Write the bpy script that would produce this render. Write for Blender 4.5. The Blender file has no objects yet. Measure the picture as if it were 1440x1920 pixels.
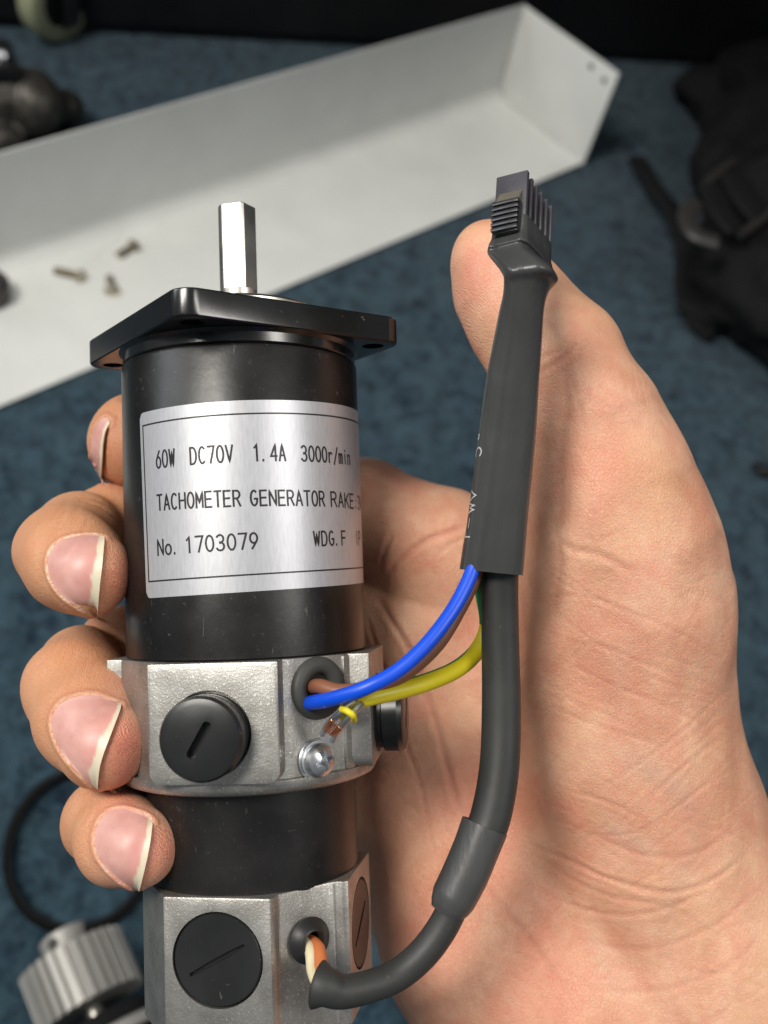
import bpy, bmesh, math, random
import numpy as np
from mathutils import Matrix, Vector
random.seed(4)
rng = np.random.default_rng(7)
scene = bpy.context.scene
C = scene.collection

# ------------------------------------------------------------------ camera
F = 1900.0                       # focal length in photo pixels (1440 x 1920)
CM = 0.01
PITCH, ROLL, H = 0.66317, 0.30665, 0.65
CAM = Matrix.Translation((0, 0, H)) @ Matrix.Rotation(PITCH, 4, 'X') @ Matrix.Rotation(ROLL, 4, 'Z')
cd = bpy.data.cameras.new('camera')
cam = bpy.data.objects.new('camera', cd)
C.objects.link(cam)
cam.matrix_world = CAM
cd.sensor_fit = 'VERTICAL'
cd.sensor_height = 36.0
cd.lens = F / 1920 * 36
cd.clip_start = 0.01
cd.clip_end = 50
cd.dof.use_dof = True
cd.dof.focus_distance = 0.196
cd.dof.aperture_fstop = 15.0
scene.camera = cam

# ------------------------------------------------------------------ world, lamps, exposure
w = bpy.data.worlds.new('World')
scene.world = w
w.use_nodes = True
bg = w.node_tree.nodes['Background']
bg.inputs[0].default_value = (0.86, 0.93, 1.0, 1)
bg.inputs[1].default_value = 0.18
scene.view_settings.view_transform = 'Standard'
scene.view_settings.look = 'None'
scene.view_settings.exposure = 0.20
scene.view_settings.gamma = 1.0


def lamp(name, d, dist, sx, sy, power, col=(1, 0.95, 0.88)):
    """A ceiling light panel, given by its direction from the hand in camera axes."""
    ld = bpy.data.lights.new(name, 'AREA')
    ld.shape = 'RECTANGLE'
    ld.size, ld.size_y = sx, sy
    ld.energy = power
    ld.color = col
    o = bpy.data.objects.new(name, ld)
    C.objects.link(o)
    c0 = CAM @ Vector((0, 0, -0.21))
    dv = (CAM.to_3x3() @ Vector(d)).normalized()
    o.location = c0 + dv * dist
    o.rotation_euler = (-dv).to_track_quat('-Z', 'Y').to_euler()
    return o


lamp('ceiling_light', (-0.38, 0.46, 0.80), 2.0, 0.50, 0.85, 42, (1, 0.955, 0.875))
lamp('ceiling_light', (0.68, 0.28, 0.66), 2.2, 0.30, 1.2, 17, (1, 0.96, 0.90))
lamp('ceiling_light', (-0.80, 0.50, 0.30), 2.4, 0.5, 1.0, 10, (0.93, 0.97, 1.0))


# ------------------------------------------------------------------ coordinates (photo pixel + depth in cm)
def H3(px, py, d):
    """camera-space point in cm of a place seen at pixel px,py and d cm deep"""
    return np.array([(px - 720) / F * d, (960 - py) / F * d, -d], float)


def cam2w(p):
    return CAM @ Vector((p[0] * CM, p[1] * CM, p[2] * CM))


def wp(px, py, d):
    return cam2w(H3(px, py, d))


def on_plane(px, py, z=0.0):
    o = CAM.translation
    r = CAM.to_3x3() @ Vector(((px - 720) / F, (960 - py) / F, -1))
    return o + r * ((z - o.z) / r.z)


# ------------------------------------------------------------------ object helpers
def tag(o, label=None, cat=None, group=None, kind=None):
    if label: o['label'] = label
    if cat: o['category'] = cat
    if group: o['group'] = group
    if kind: o['kind'] = kind
    return o


def empty(name, mat, label, cat, group=None):
    o = bpy.data.objects.new(name, None)
    C.objects.link(o)
    o.matrix_world = mat
    o.empty_display_size = 0.01
    o['mw'] = [x for r in mat for x in r]
    return tag(o, label, cat, group)


def mw_of(o):
    m = o.get('mw')
    if m is None:
        return Matrix.Identity(4)
    m = list(m)
    return Matrix([m[i * 4:i * 4 + 4] for i in range(4)])


def link(name, me, mat, parent=None, smooth=True, angle=40):
    """me holds coordinates in the frame of the top-level thing"""
    me.name = name
    if mat is not None and len(me.materials) == 0:
        me.materials.append(mat)
    if smooth:
        me.polygons.foreach_set('use_smooth', [True] * len(me.polygons))
        me.set_sharp_from_angle(angle=math.radians(angle))
    o = bpy.data.objects.new(name, me)
    C.objects.link(o)
    if parent:
        o.parent = parent
    return o


def mesh_pd(v, f):
    me = bpy.data.meshes.new('m')
    me.from_pydata([tuple(p) for p in v], [], f)
    me.update()
    return me


def bm_mesh(bm, bevel=0, seg=2, ang=30):
    bmesh.ops.recalc_face_normals(bm, faces=bm.faces)
    if bevel:
        ed = [e for e in bm.edges if len(e.link_faces) == 2 and e.calc_face_angle(0) > math.radians(ang)]
        bmesh.ops.bevel(bm, geom=ed, offset=bevel, segments=seg, profile=0.6, affect='EDGES', clamp_overlap=True)
    me = bpy.data.meshes.new('m')
    bm.to_mesh(me)
    bm.free()
    return me


def prism(pts, z0, z1, M=None, bevel=0, seg=2, ang=30):
    """polygon pts (x,y) extruded z0..z1"""
    bm = bmesh.new()
    a = [bm.verts.new((x, y, z0)) for x, y in pts]
    b = [bm.verts.new((x, y, z1)) for x, y in pts]
    n = len(pts)
    bm.faces.new(a[::-1]); bm.faces.new(b)
    for i in range(n):
        bm.faces.new((a[i], a[(i + 1) % n], b[(i + 1) % n], b[i]))
    if M is not None:
        bmesh.ops.transform(bm, matrix=M, verts=bm.verts)
    return bm_mesh(bm, bevel, seg, ang)


def rrect(hw, hh, r, n=6, cx=0, cy=0):
    out = []
    for sx, sy, a0 in ((1, 1, 0), (-1, 1, 90), (-1, -1, 180), (1, -1, 270)):
        for i in range(n + 1):
            a = math.radians(a0 + 90 * i / n)
            out.append((cx + sx * (hw - r) + r * math.cos(a), cy + sy * (hh - r) + r * math.sin(a)))
    return out


def circle(r, n=48, cx=0, cy=0):
    return [(cx + r * math.cos(2 * math.pi * i / n), cy + r * math.sin(2 * math.pi * i / n)) for i in range(n)]


def lathe(prof, n=64, M=None, closed=False):
    """prof: (r,z) list turned about z"""
    v, f = [], []
    for i in range(n):
        a = 2 * math.pi * i / n
        for r, z in prof:
            v.append((r * math.cos(a), r * math.sin(a), z))
    m = len(prof)
    rng_ = range(m) if closed else range(m - 1)
    for i in range(n):
        j = (i + 1) % n
        for k in rng_:
            k2 = (k + 1) % m
            f.append((i * m + k, j * m + k, j * m + k2, i * m + k2))
    bm = bmesh.new()
    me = mesh_pd(v, f)
    bm.from_mesh(me)
    bmesh.ops.remove_doubles(bm, verts=bm.verts, dist=1e-6)
    if M is not None:
        bmesh.ops.transform(bm, matrix=M, verts=bm.verts)
    bmesh.ops.recalc_face_normals(bm, faces=bm.faces)
    bm.to_mesh(me)
    bm.free()
    return me


def catmull(P, sub=8):
    P = [np.array(p, float) for p in P]
    P = [2 * P[0] - P[1]] + P + [2 * P[-1] - P[-2]]
    out = []
    for i in range(1, len(P) - 2):
        for k in range(sub):
            t = k / sub
            a, b, c, d = P[i - 1], P[i], P[i + 1], P[i + 2]
            out.append(0.5 * ((2 * b) + (-a + c) * t + (2 * a - 5 * b + 4 * c - d) * t * t + (-a + 3 * b - 3 * c + d) * t ** 3))
    out.append(P[-2])
    return np.array(out)


def frames(pts, up):
    """parallel frames along a path"""
    T = np.gradient(pts, axis=0)
    T /= np.linalg.norm(T, axis=1)[:, None]
    n = np.array(up, float)
    Ns, Bs = [], []
    for t in T:
        n = n - t * n.dot(t)
        n /= np.linalg.norm(n)
        Ns.append(n.copy()); Bs.append(np.cross(t, n))
    return T, np.array(Ns), np.array(Bs)


def tube(pts, rad, n=20, up=(0, 0, 1), caps=True, sq=2.0, rad2=None, hollow=0):
    """tube along pts (np, any frame) with radius per point; rad2 second half axis; sq superellipse exponent"""
    pts = np.array(pts, float)
    m = len(pts)
    rad = np.ones(m) * rad
    rad2 = rad if rad2 is None else np.ones(m) * rad2
    sq = np.ones(m) * sq
    T, N, B = frames(pts, up)
    v, f = [], []

    def ring(i, k):
        for j in range(n):
            a = 2 * math.pi * j / n
            c, s = math.cos(a), math.sin(a)
            e = 2 / sq[i]
            x = math.copysign(abs(c) ** e, c); y = math.copysign(abs(s) ** e, s)
            v.append(pts[i] + B[i] * x * (rad[i] - k) + N[i] * y * (rad2[i] - k))
    for i in range(m): ring(i, 0)
    if hollow:
        for i in range(m - 1, -1, -1): ring(i, hollow)
    R = len(v) // n
    for i in range(R - 1):
        for j in range(n):
            k = (j + 1) % n
            f.append((i * n + j, i * n + k, (i + 1) * n + k, (i + 1) * n + j))
    if hollow:
        i = R - 1
        for j in range(n):
            k = (j + 1) % n
            f.append((i * n + j, i * n + k, k, j))
    elif caps:
        f.append(tuple(range(n))[::-1])
        f.append(tuple((m - 1) * n + j for j in range(n)))
    return v, f


def tw(vs):
    """camera cm -> world"""
    return [cam2w(p) for p in vs]


def to_local(vs, root):
    inv = mw_of(root).inverted()
    return [inv @ p for p in vs]


# ------------------------------------------------------------------ materials
def new_mat(name):
    m = bpy.data.materials.new(name)
    m.use_nodes = True
    nt = m.node_tree
    return m, nt, nt.nodes['Principled BSDF']


def nd(nt, t, **k):
    n = nt.nodes.new(t)
    for a, b in k.items():
        if a.startswith('_'):
            setattr(n, a[1:], b)
        else:
            n.inputs[a.replace('__', ' ')].default_value = b
    return n


def ramp(nt, src, stops):
    r = nt.nodes.new('ShaderNodeValToRGB')
    el = r.color_ramp.elements
    while len(el) < len(stops): el.new(0.5)
    for e, (p, c) in zip(el, stops):
        e.position = p
        e.color = (c, c, c, 1) if isinstance(c, (int, float)) else (*c, 1)
    nt.links.new(src, r.inputs[0])
    return r.outputs[0]


def coords(nt, scale=1.0, rot=(0, 0, 0)):
    tc = nt.nodes.new('ShaderNodeTexCoord')
    mp = nt.nodes.new('ShaderNodeMapping')
    mp.inputs['Scale'].default_value = (scale,) * 3 if isinstance(scale, (int, float)) else scale
    mp.inputs['Rotation'].default_value = rot
    nt.links.new(tc.outputs['Object'], mp.inputs[0])
    return mp.outputs[0]


def noise(nt, vec, scale, detail=4, rough=0.55, dist=0):
    n = nd(nt, 'ShaderNodeTexNoise', Scale=scale, Detail=detail, Roughness=rough, Distortion=dist)
    nt.links.new(vec, n.inputs['Vector'])
    return n.outputs['Fac']


def bump(nt, b, h, strength, dist, prev=None):
    n = nd(nt, 'ShaderNodeBump', Strength=strength, Distance=dist)
    nt.links.new(h, n.inputs['Height'])
    if prev is not None: nt.links.new(prev, n.inputs['Normal'])
    nt.links.new(n.outputs[0], b.inputs['Normal'])
    return n.outputs[0]


def mixc(nt, fac, a, b, mode='MIX'):
    n = nt.nodes.new('ShaderNodeMix')
    n.data_type = 'RGBA'
    n.blend_type = mode
    for s, v in ((0, fac), (6, a), (7, b)):
        if hasattr(v, 'links'): nt.links.new(v, n.inputs[s])
        elif isinstance(v, tuple): n.inputs[s].default_value = (*v, 1)
        else: n.inputs[s].default_value = v
    return n.outputs[2]


def simple(name, col, rough=0.5, metal=0, var=0.15, nscale=600, bstr=0.15, bdist=0.0001, spec=0.5, dust=None, dust_lo=0.55, coat=0, scratch=0):
    m, nt, b = new_mat(name)
    vec = coords(nt)
    n1 = noise(nt, vec, nscale, 5, 0.6)
    n2 = noise(nt, vec, nscale * 0.12, 3, 0.6, 0.3)
    c = mixc(nt, ramp(nt, n2, [(0.3, 0), (0.7, 1)]), tuple(x * (1 - var) for x in col), tuple(min(1, x * (1 + var)) for x in col))
    if dust:
        n3 = noise(nt, vec, nscale * 1.7, 6, 0.75)
        n4 = noise(nt, vec, nscale * 0.09, 3, 0.5)
        mu = nd(nt, 'ShaderNodeMath', _operation='MULTIPLY')
        nt.links.new(ramp(nt, n3, [(dust_lo, 0), (dust_lo + 0.14, 1)]), mu.inputs[0])
        nt.links.new(ramp(nt, n4, [(0.42, 0.15), (0.7, 1)]), mu.inputs[1])
        c = mixc(nt, mu.outputs[0], c, dust)
    if scratch:
        for sc_, rot, st in ((520, (.3, .2, .6), (1, 9, 1)), (430, (1.0, .5, -.7), (10, 1, 1)), (600, (.2, 1.1, 1.9), (1, 1, 8))):
            fl_ = noise(nt, coords(nt, tuple(1 / q * 2.2 for q in st), rot), sc_, 2, 0.5, 0.6)
            mk = noise(nt, coords(nt, 1.0, rot), 130, 3, 0.6)
            mm = nd(nt, 'ShaderNodeMath', _operation='MULTIPLY')
            nt.links.new(ramp(nt, fl_, [(.735, 0), (.76, scratch)]), mm.inputs[0])
            nt.links.new(ramp(nt, mk, [(.45, 0), (.65, 1)]), mm.inputs[1])
            c = mixc(nt, mm.outputs[0], c, (0.22, 0.21, 0.19))
    nt.links.new(c, b.inputs['Base Color'])
    nt.links.new(ramp(nt, n2, [(0.25, max(0, rough - 0.08)), (0.75, min(1, rough + 0.1))]), b.inputs['Roughness'])
    b.inputs['Metallic'].default_value = metal
    b.inputs['Specular IOR Level'].default_value = spec
    b.inputs['Coat Weight'].default_value = coat
    if bstr: bump(nt, b, n1, bstr, bdist)
    return m


M_barrel = simple('black_anodised', (0.007, 0.0065, 0.0065), 0.33, 0, 0.25, 500, 0.3, 0.00010, 0.45, (0.10, 0.095, 0.08), 0.60, 0, .5)
M_flange = simple('black_gloss_paint', (0.008, 0.008, 0.008), 0.2, 0, 0.2, 250, 0.12, 0.0001, 0.6, (0.15, 0.14, 0.12), 0.74, 0, .6)
M_cap = simple('black_bakelite', (0.012, 0.013, 0.013), 0.34, 0, 0.2, 400, 0.12, 0.0001, 0.5, (0.12, 0.12, 0.11), 0.66, 0, .5)
M_rubber = simple('grey_rubber', (0.045, 0.046, 0.043), 0.55, 0, 0.25, 500, 0.3, 0.0001, 0.4, (0.16, 0.14, 0.10), 0.66)
M_sleeve = simple('heat_shrink', (0.046, 0.047, 0.047), 0.34, 0, 0.15, 350, 0.2, 0.0001, 0.5, (0.20, 0.19, 0.17), 0.74)
nt_ = M_sleeve.node_tree; b_s = nt_.nodes['Principled BSDF']
pb_ = b_s.inputs['Normal'].links[0].from_socket
st_ = noise(nt_, coords(nt_, (1, 1, .05)), 420, 4, 0.6)
bump(nt_, b_s, st_, 0.5, 0.0004, pb_)
M_cable = simple('cable_rubber', (0.026, 0.027, 0.026), 0.5, 0, 0.25, 450, 0.3, 0.00012, 0.45, (0.16, 0.14, 0.11), 0.63)
M_conn = simple('connector_plastic', (0.02, 0.02, 0.023), 0.3, 0, 0.3, 500, 0.25, 0.0001, 0.6, (0.14, 0.12, 0.10), 0.6)
M_plug_lit = simple('plug_plastic_lit', (0.065, 0.061, 0.072), 0.3, 0, 0.3, 500, 0.25, 0.0001, 0.8, (0.16, 0.14, 0.12), 0.58)  # connector plastic made lighter: ceiling reflection and lit fin edges painted in
M_steel = simple('ground_steel', (0.62, 0.59, 0.53), 0.34, 1, 0.1, 700, 0.12, 0.00008, 0.5, (0.25, 0.2, 0.14), 0.66)
M_zinc = simple('zinc_plate', (0.62, 0.64, 0.66), 0.3, 1, 0.08, 700, 0.2, 0.00008)
M_copper = simple('copper_strands', (0.75, 0.33, 0.16), 0.35, 1, 0.2, 900, 0.3, 0.0001)
M_blue = simple('blue_insulation', (0.0, 0.065, 0.62), 0.4, 0, 0.05, 300, 0.08, 0.0001)
M_brown = simple('brown_insulation', (0.22, 0.085, 0.045), 0.4, 0, 0.08, 300, 0.08, 0.0001)
M_yellow = simple('yellow_insulation', (0.66, 0.55, 0.015), 0.38, 0, 0.05, 300, 0.08, 0.0001)
M_green = simple('green_insulation', (0.0, 0.16, 0.05), 0.38, 0, 0.05, 300, 0.08, 0.0001)
M_cream = simple('cream_insulation', (0.62, 0.55, 0.36), 0.42, 0, 0.05, 300, 0.08, 0.0001)
M_orange = simple('orange_insulation', (0.50, 0.15, 0.05), 0.42, 0, 0.05, 300, 0.08, 0.0001)
M_ink = simple('black_ink', (0.012, 0.010, 0.012), 0.4, 0, 0, 300, 0)
M_wink = simple('white_ink', (0.45, 0.45, 0.45), 0.5, 0, 0, 300, 0)
M_tray = simple('white_powder_coat', (0.65, 0.66, 0.64), 0.34, 0, 0.05, 120, 0.05, 0.0002, 0.5)
M_dark = simple('dark_plastic', (0.010, 0.010, 0.011), 0.5, 0, 0.3, 60, 0.2, 0.001, 0.3)
M_fabric = simple('black_fabric', (0.007, 0.007, 0.008), 0.85, 0, 0.4, 80, 0.5, 0.002, 0.2)
M_darkmetal = simple('dark_metal', (0.11, 0.105, 0.10), 0.36, 1, 0.35, 60, 0.3, 0.001)
M_greyplastic = simple('grey_plastic', (0.03, 0.029, 0.028), 0.45, 0, 0.25, 60, 0.1, 0.001)
M_tyre = simple('cream_tyre', (0.33, 0.34, 0.22), 0.5, 0, 0.15, 30, 0.1, 0.001)
M_alu = simple('pulley_aluminium', (0.36, 0.35, 0.33), 0.55, .45, 0.1, 120, 0.15, 0.0003)
M_belt = simple('belt_rubber', (0.004, 0.004, 0.004), 0.75, 0, 0.3, 100, 0.2, 0.0005, 0.15)
M_gold = simple('brass_screw', (0.52, 0.47, 0.38), 0.35, 1, 0.2, 200, 0.1, 0.0003)

# cast aluminium: fine sparkling grain
m, nt, b = new_mat('cast_aluminium')
vec = coords(nt)
g1 = noise(nt, vec, 2300, 3, 0.7)
g2 = noise(nt, vec, 160, 4, 0.6, 0.4)
g3 = noise(nt, vec, 900, 3, 0.6)
c = mixc(nt, ramp(nt, g2, [(0.3, 0), (0.75, 1)]), (0.28, 0.268, 0.245), (0.46, 0.45, 0.425))
c = mixc(nt, ramp(nt, g1, [(0.58, 0), (0.68, 0.6)]), c, (0.95, 0.94, 0.92))
c = mixc(nt, ramp(nt, g3, [(0.66, 0), (0.78, 0.5)]), c, (0.16, 0.15, 0.14))
nt.links.new(c, b.inputs['Base Color'])
b.inputs['Metallic'].default_value = 0.85
nt.links.new(ramp(nt, g1, [(0.3, 0.5), (0.7, 0.36)]), b.inputs['Roughness'])
bump(nt, b, g1, 0.5, 0.0001)
M_cast = m

# brushed silver label
m, nt, b = new_mat('silver_label')
vec = coords(nt, (1, 1, 1))
g1 = noise(nt, coords(nt, (1, 1, 0.15)), 2500, 3, 0.6)
g2 = noise(nt, vec, 1500, 4, 0.7)
c = mixc(nt, ramp(nt, g1, [(0.3, 0), (0.7, 1)]), (0.47, 0.475, 0.505), (0.55, 0.555, 0.585))
c = mixc(nt, ramp(nt, g2, [(0.70, 0), (0.76, 0.5)]), c, (0.25, 0.22, 0.2))
nt.links.new(c, b.inputs['Base Color'])
b.inputs['Metallic'].default_value = 0.55
b.inputs['Roughness'].default_value = 0.42
bump(nt, b, g1, 0.12, 0.00005)
M_label = m

# carpet
m, nt, b = new_mat('blue_carpet')
vec = coords(nt)
a1 = noise(nt, vec, 26, 4, 0.6, 0.4)
a2 = noise(nt, vec, 70, 5, 0.7, 0.6)
a3 = noise(nt, vec, 420, 3, 0.7)
c = mixc(nt, ramp(nt, a2, [(0.40, 0), (0.60, 1)]), (0.004, 0.014, 0.027), (0.034, 0.070, 0.098))
c = mixc(nt, ramp(nt, a1, [(0.35, 0), (0.75, 0.6)]), c, (0.052, 0.092, 0.115))
c = mixc(nt, ramp(nt, a3, [(0.60, 0), (0.72, 0.8)]), c, (0.16, 0.165, 0.17))
nt.links.new(c, b.inputs['Base Color'])
b.inputs['Roughness'].default_value = 0.95
b.inputs['Specular IOR Level'].default_value = 0.1
b.inputs['Sheen Weight'].default_value = 0.1
bump(nt, b, a3, 0.8, 0.003)
M_carpet = m

# skin
m, nt, b = new_mat('skin')
vec = coords(nt)


def attr(name):
    a = nt.nodes.new('ShaderNodeAttribute')
    a.attribute_name = name
    return a.outputs['Fac']


s1 = noise(nt, vec, 70, 4, 0.6, 0.5)
s2 = noise(nt, vec, 260, 4, 0.7)
s3 = noise(nt, vec, 30, 2, 0.5)
c = mixc(nt, ramp(nt, s1, [(0.3, 0), (0.72, 1)]), (0.575, 0.275, 0.168), (0.78, 0.475, 0.32))
c = mixc(nt, ramp(nt, s2, [(0.35, 0.28), (0.6, 0)]), c, (0.62, 0.22, 0.15))
c = mixc(nt, ramp(nt, s3, [(0.5, 0), (0.8, 0.35)]), c, (0.72, 0.50, 0.28))
blt = noise(nt, coords(nt, 1, (.4, .8, .1)), 110, 3, 0.6, 0.8)
c = mixc(nt, ramp(nt, blt, [(0.52, 0), (0.70, 0.38)]), c, (0.68, 0.25, 0.18))
c = mixc(nt, attr('red'), c, (0.68, 0.20, 0.14))
c = mixc(nt, attr('tan'), c, (0.52, 0.25, 0.11))
c = mixc(nt, attr('crease'), c, (0.50, 0.17, 0.11))
c = mixc(nt, attr('vein'), c, (0.40, 0.37, 0.33))
c = mixc(nt, attr('dry'), c, (0.84, 0.72, 0.56))
nt.links.new(c, b.inputs['Base Color'])
b.inputs['Subsurface Weight'].default_value = 0.35
b.inputs['Subsurface Radius'].default_value = (1.0, 0.35, 0.18)
b.inputs['Subsurface Scale'].default_value = 0.002
b.inputs['Roughness'].default_value = 0.44
b.inputs['Specular IOR Level'].default_value = 0.5
# friction ridges: waves bent by a noise field; fine cross lines; pores
tc = nt.nodes.new('ShaderNodeTexCoord')
wv = nd(nt, 'ShaderNodeTexWave', Scale=100, Distortion=15.0, Detail=2.0)
wv.inputs['Detail Scale'].default_value = 0.30
wv.bands_direction = 'DIAGONAL'
nt.links.new(coords(nt, (10, 10, 10)), wv.inputs['Vector'])
nb = noise(nt, coords(nt, (1, 3.2, 1), (0.3, 0.2, 0.9)), 260, 5, 0.75, 0.6)
nc = noise(nt, coords(nt, (3.6, 1, 1.2), (0.1, 0.4, -0.5)), 300, 5, 0.75, 0.5)
vo = nd(nt, 'ShaderNodeTexVoronoi', Scale=1100, Randomness=1.0)
vo.feature = 'DISTANCE_TO_EDGE'
nt.links.new(coords(nt, (1.5, 1, 0.8), (0.2, 0.5, 0.7)), vo.inputs['Vector'])
p1 = bump(nt, b, nb, 0.22, 0.0007)
p2 = bump(nt, b, nc, 0.20, 0.0006, p1)
vs = ramp(nt, vo.outputs['Distance'], [(0.0, 0), (0.12, 1)])
p3 = bump(nt, b, vs, 0.5, 0.00014, p2)
p3 = bump(nt, b, noise(nt, vec, 1400, 4, 0.7), 0.4, 0.0002, p3)
rb = nd(nt, 'ShaderNodeBump', Distance=0.00018)
mu = nd(nt, 'ShaderNodeMath', _operation='MULTIPLY')
nt.links.new(attr('ridge'), mu.inputs[0])
mu.inputs[1].default_value = 0.6
nt.links.new(mu.outputs[0], rb.inputs['Strength'])
nt.links.new(wv.outputs['Fac'], rb.inputs['Height'])
nt.links.new(p3, rb.inputs['Normal'])
nt.links.new(rb.outputs[0], b.inputs['Normal'])
M_skin = m

# nail
m, nt, b = new_mat('fingernail')
vec = coords(nt)
e_ = nt.nodes.new('ShaderNodeAttribute'); e_.attribute_name = 'free'
f_ = nt.nodes.new('ShaderNodeAttribute'); f_.attribute_name = 'flush'
n1 = noise(nt, vec, 220, 3, 0.6)
c = mixc(nt, ramp(nt, n1, [(0.3, 0), (0.7, 1)]), (0.52, 0.25, 0.215), (0.62, 0.34, 0.30))
c = mixc(nt, f_.outputs['Fac'], c, (0.72, 0.27, 0.24))
c = mixc(nt, e_.outputs['Fac'], c, (0.64, 0.56, 0.42))
nt.links.new(c, b.inputs['Base Color'])
b.inputs['Roughness'].default_value = 0.42
b.inputs['Subsurface Weight'].default_value = 0.2
b.inputs['Subsurface Radius'].default_value = (1, 0.4, 0.3)
b.inputs['Subsurface Scale'].default_value = 0.002
bump(nt, b, noise(nt, coords(nt, (1, 1, 1)), 500, 2, 0.5), 0.12, 0.0001)
M_nail = m

# ------------------------------------------------------------------ the floor
me = mesh_pd([(-3, -3, 0), (3, -3, 0), (3, 4, 0), (-3, 4, 0)], [(0, 1, 2, 3)])
tag(link('floor', me, M_carpet, smooth=False), kind='structure')

# ================================================================== THE MOTOR
TB = 8.7
A0 = H3(461, 1090, 21.6)
dz_ = np.array([-0.0344, 1.0, -0.0684]); dz_ /= np.linalg.norm(dz_)
ry = A0 / np.linalg.norm(A0)
dy_ = ry - dz_ * ry.dot(dz_); dy_ /= np.linalg.norm(dy_)
dx_ = np.cross(dy_, dz_)
Mc = Matrix(((dx_[0], dy_[0], dz_[0], 0), (dx_[1], dy_[1], dz_[1], 0), (dx_[2], dy_[2], dz_[2], 0), (0, 0, 0, 1)))
base_c = A0 - dz_ * TB
Mmot = Matrix.Translation(cam2w(base_c)) @ (CAM.to_3x3() @ Mc.to_3x3()).to_4x4()
motor = empty('electric_motor', Mmot,
              'black cylindrical motor with silver label, cast metal collars and wired plug, held in hand', 'motor')
R1, R2 = 2.5, 2.2


def sc(me):
    """cm -> m"""
    me.transform(Matrix.Scale(CM, 4))
    return me


def P(az, r, t):
    a = math.radians(az)
    return (r * math.sin(a), -r * math.cos(a), t + TB)


def FM(az, s, t, w_):
    """frame on a face of the motor: x tangent, y up, z outward"""
    a = math.radians(az)
    tg = Vector((math.cos(a), math.sin(a), 0)); n = Vector((math.sin(a), -math.cos(a), 0)); up = Vector((0, 0, 1))
    o = n * w_ + tg * s + up * (t + TB)
    return Matrix(((tg.x, up.x, n.x, o.x), (tg.y, up.y, n.y, o.y), (tg.z, up.z, n.z, o.z), (0, 0, 0, 1)))


def cam2loc(p):
    """camera cm -> motor-local cm"""
    q = np.array(p) - base_c
    return np.array([q.dot(dx_), q.dot(dy_), q.dot(dz_)])


def boolean(me, cutters, op='DIFFERENCE'):
    """cut meshes (cm) out of me"""
    o = bpy.data.objects.new('tmp', me); C.objects.link(o)
    cs = []
    for i, cme in enumerate(cutters):
        co = bpy.data.objects.new('cut', cme); C.objects.link(co); cs.append(co)
        md = o.modifiers.new('b%d' % i, 'BOOLEAN'); md.object = co; md.operation = op; md.solver = 'EXACT'
    dg = bpy.context.evaluated_depsgraph_get()
    out = bpy.data.meshes.new_from_object(o.evaluated_get(dg))
    for q in cs + [o]: bpy.data.objects.remove(q)
    return out


TZ = Matrix.Translation((0, 0, TB))
# main barrel with its small step under the flange
link('motor_barrel', sc(lathe([(0, -1.5), (R1 - .04, -1.5), (R1, -1.46), (R1, 4.50), (R1 - .03, 4.56), (R1 - .12, 4.58), (0, 4.58)], 128, TZ)), M_barrel, motor)
link('collar', sc(lathe([(0, 4.581), (R1 - .07, 4.581), (R1 - .03, 4.62), (R1 - .03, 4.8), (R1 + .06, 4.88), (0, 4.88)], 128, TZ)), M_flange, motor)
# square flange
FA = -17.5
fl = prism(rrect(2.55, 2.55, 0.42, 8), 4.87, 5.42, TZ @ Matrix.Rotation(math.radians(FA + 45), 4, 'Z'), 0.07, 3, 50)
cuts = []
for k in range(4):
    a = FA + 90 * k
    x, y, z = P(a, 2.92, 0)
    cuts.append(prism(circle(.23, 28, x, y), TB + 4.5, TB + 5.8))
fl = boolean(fl, cuts)
link('flange', sc(fl), M_flange, motor, angle=35)
link('pilot_boss', sc(lathe([(0, 5.41), (1.72, 5.41), (1.72, 5.72), (1.66, 5.78), (1.2, 5.78), (1.15, 5.68), (0, 5.68)], 96, TZ)), M_steel, motor)
# shaft: round root, ground flats above
link('shaft_root', sc(lathe([(0, 5.5), (.405, 5.5), (.405, 6.28), (0, 6.28)], 48, TZ)), M_steel, motor)
pts = []
for i in range(96):
    a = 2 * math.pi * i / 96
    r = .405
    for fa, dd in ((-20, .35), (52, .352), (160, .35), (-98, .385)):
        ca = math.cos(a - math.radians(fa - 90))
        if ca > 1e-3: r = min(r, dd / ca)
    pts.append((r * math.cos(a), r * math.sin(a)))
link('shaft', sc(prism(pts, 6.27, 8.15, TZ, 0.04, 3, 60)), M_steel, motor, angle=18)

# ---- label
def ray_label(px, py, R=R1 + 0.006):
    """where the sight line through a pixel meets the barrel: (arc length, t)"""
    o = cam2loc((0, 0, 0)); dd = cam2loc(H3(px, py, 1.0)) - o
    a = dd[0] ** 2 + dd[1] ** 2; b_ = 2 * (o[0] * dd[0] + o[1] * dd[1]); c_ = o[0] ** 2 + o[1] ** 2 - R * R
    disc = max(0.0, b_ * b_ - 4 * a * c_)
    k = (-b_ - math.sqrt(disc)) / (2 * a)
    p = o + dd * k
    return math.atan2(p[0], -p[1]) * R, p[2] - TB


def wrap(s, t, R):
    th = s / R1
    return Vector((R * math.sin(th), -R * math.cos(th), t + TB))


uvTL, uvBL = ray_label(262, 776), ray_label(275, 1122)
uvTM, uvBM = ray_label(480, 750), ray_label(490, 1108)
kT = (uvTM[1] - uvTL[1]) / (uvTM[0] - uvTL[0]); kB = (uvBM[1] - uvBL[1]) / (uvBM[0] - uvBL[0])
print('label corners', uvTL, uvBL, uvTM, uvBM, 'slopes', kT, kB)
LS = 6.8                                   # label length round the barrel
Kl = (kT + kB) / 2
LH = ((uvTM[1] - uvBM[1]) + (uvTL[1] - uvBL[1])) / 2
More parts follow.
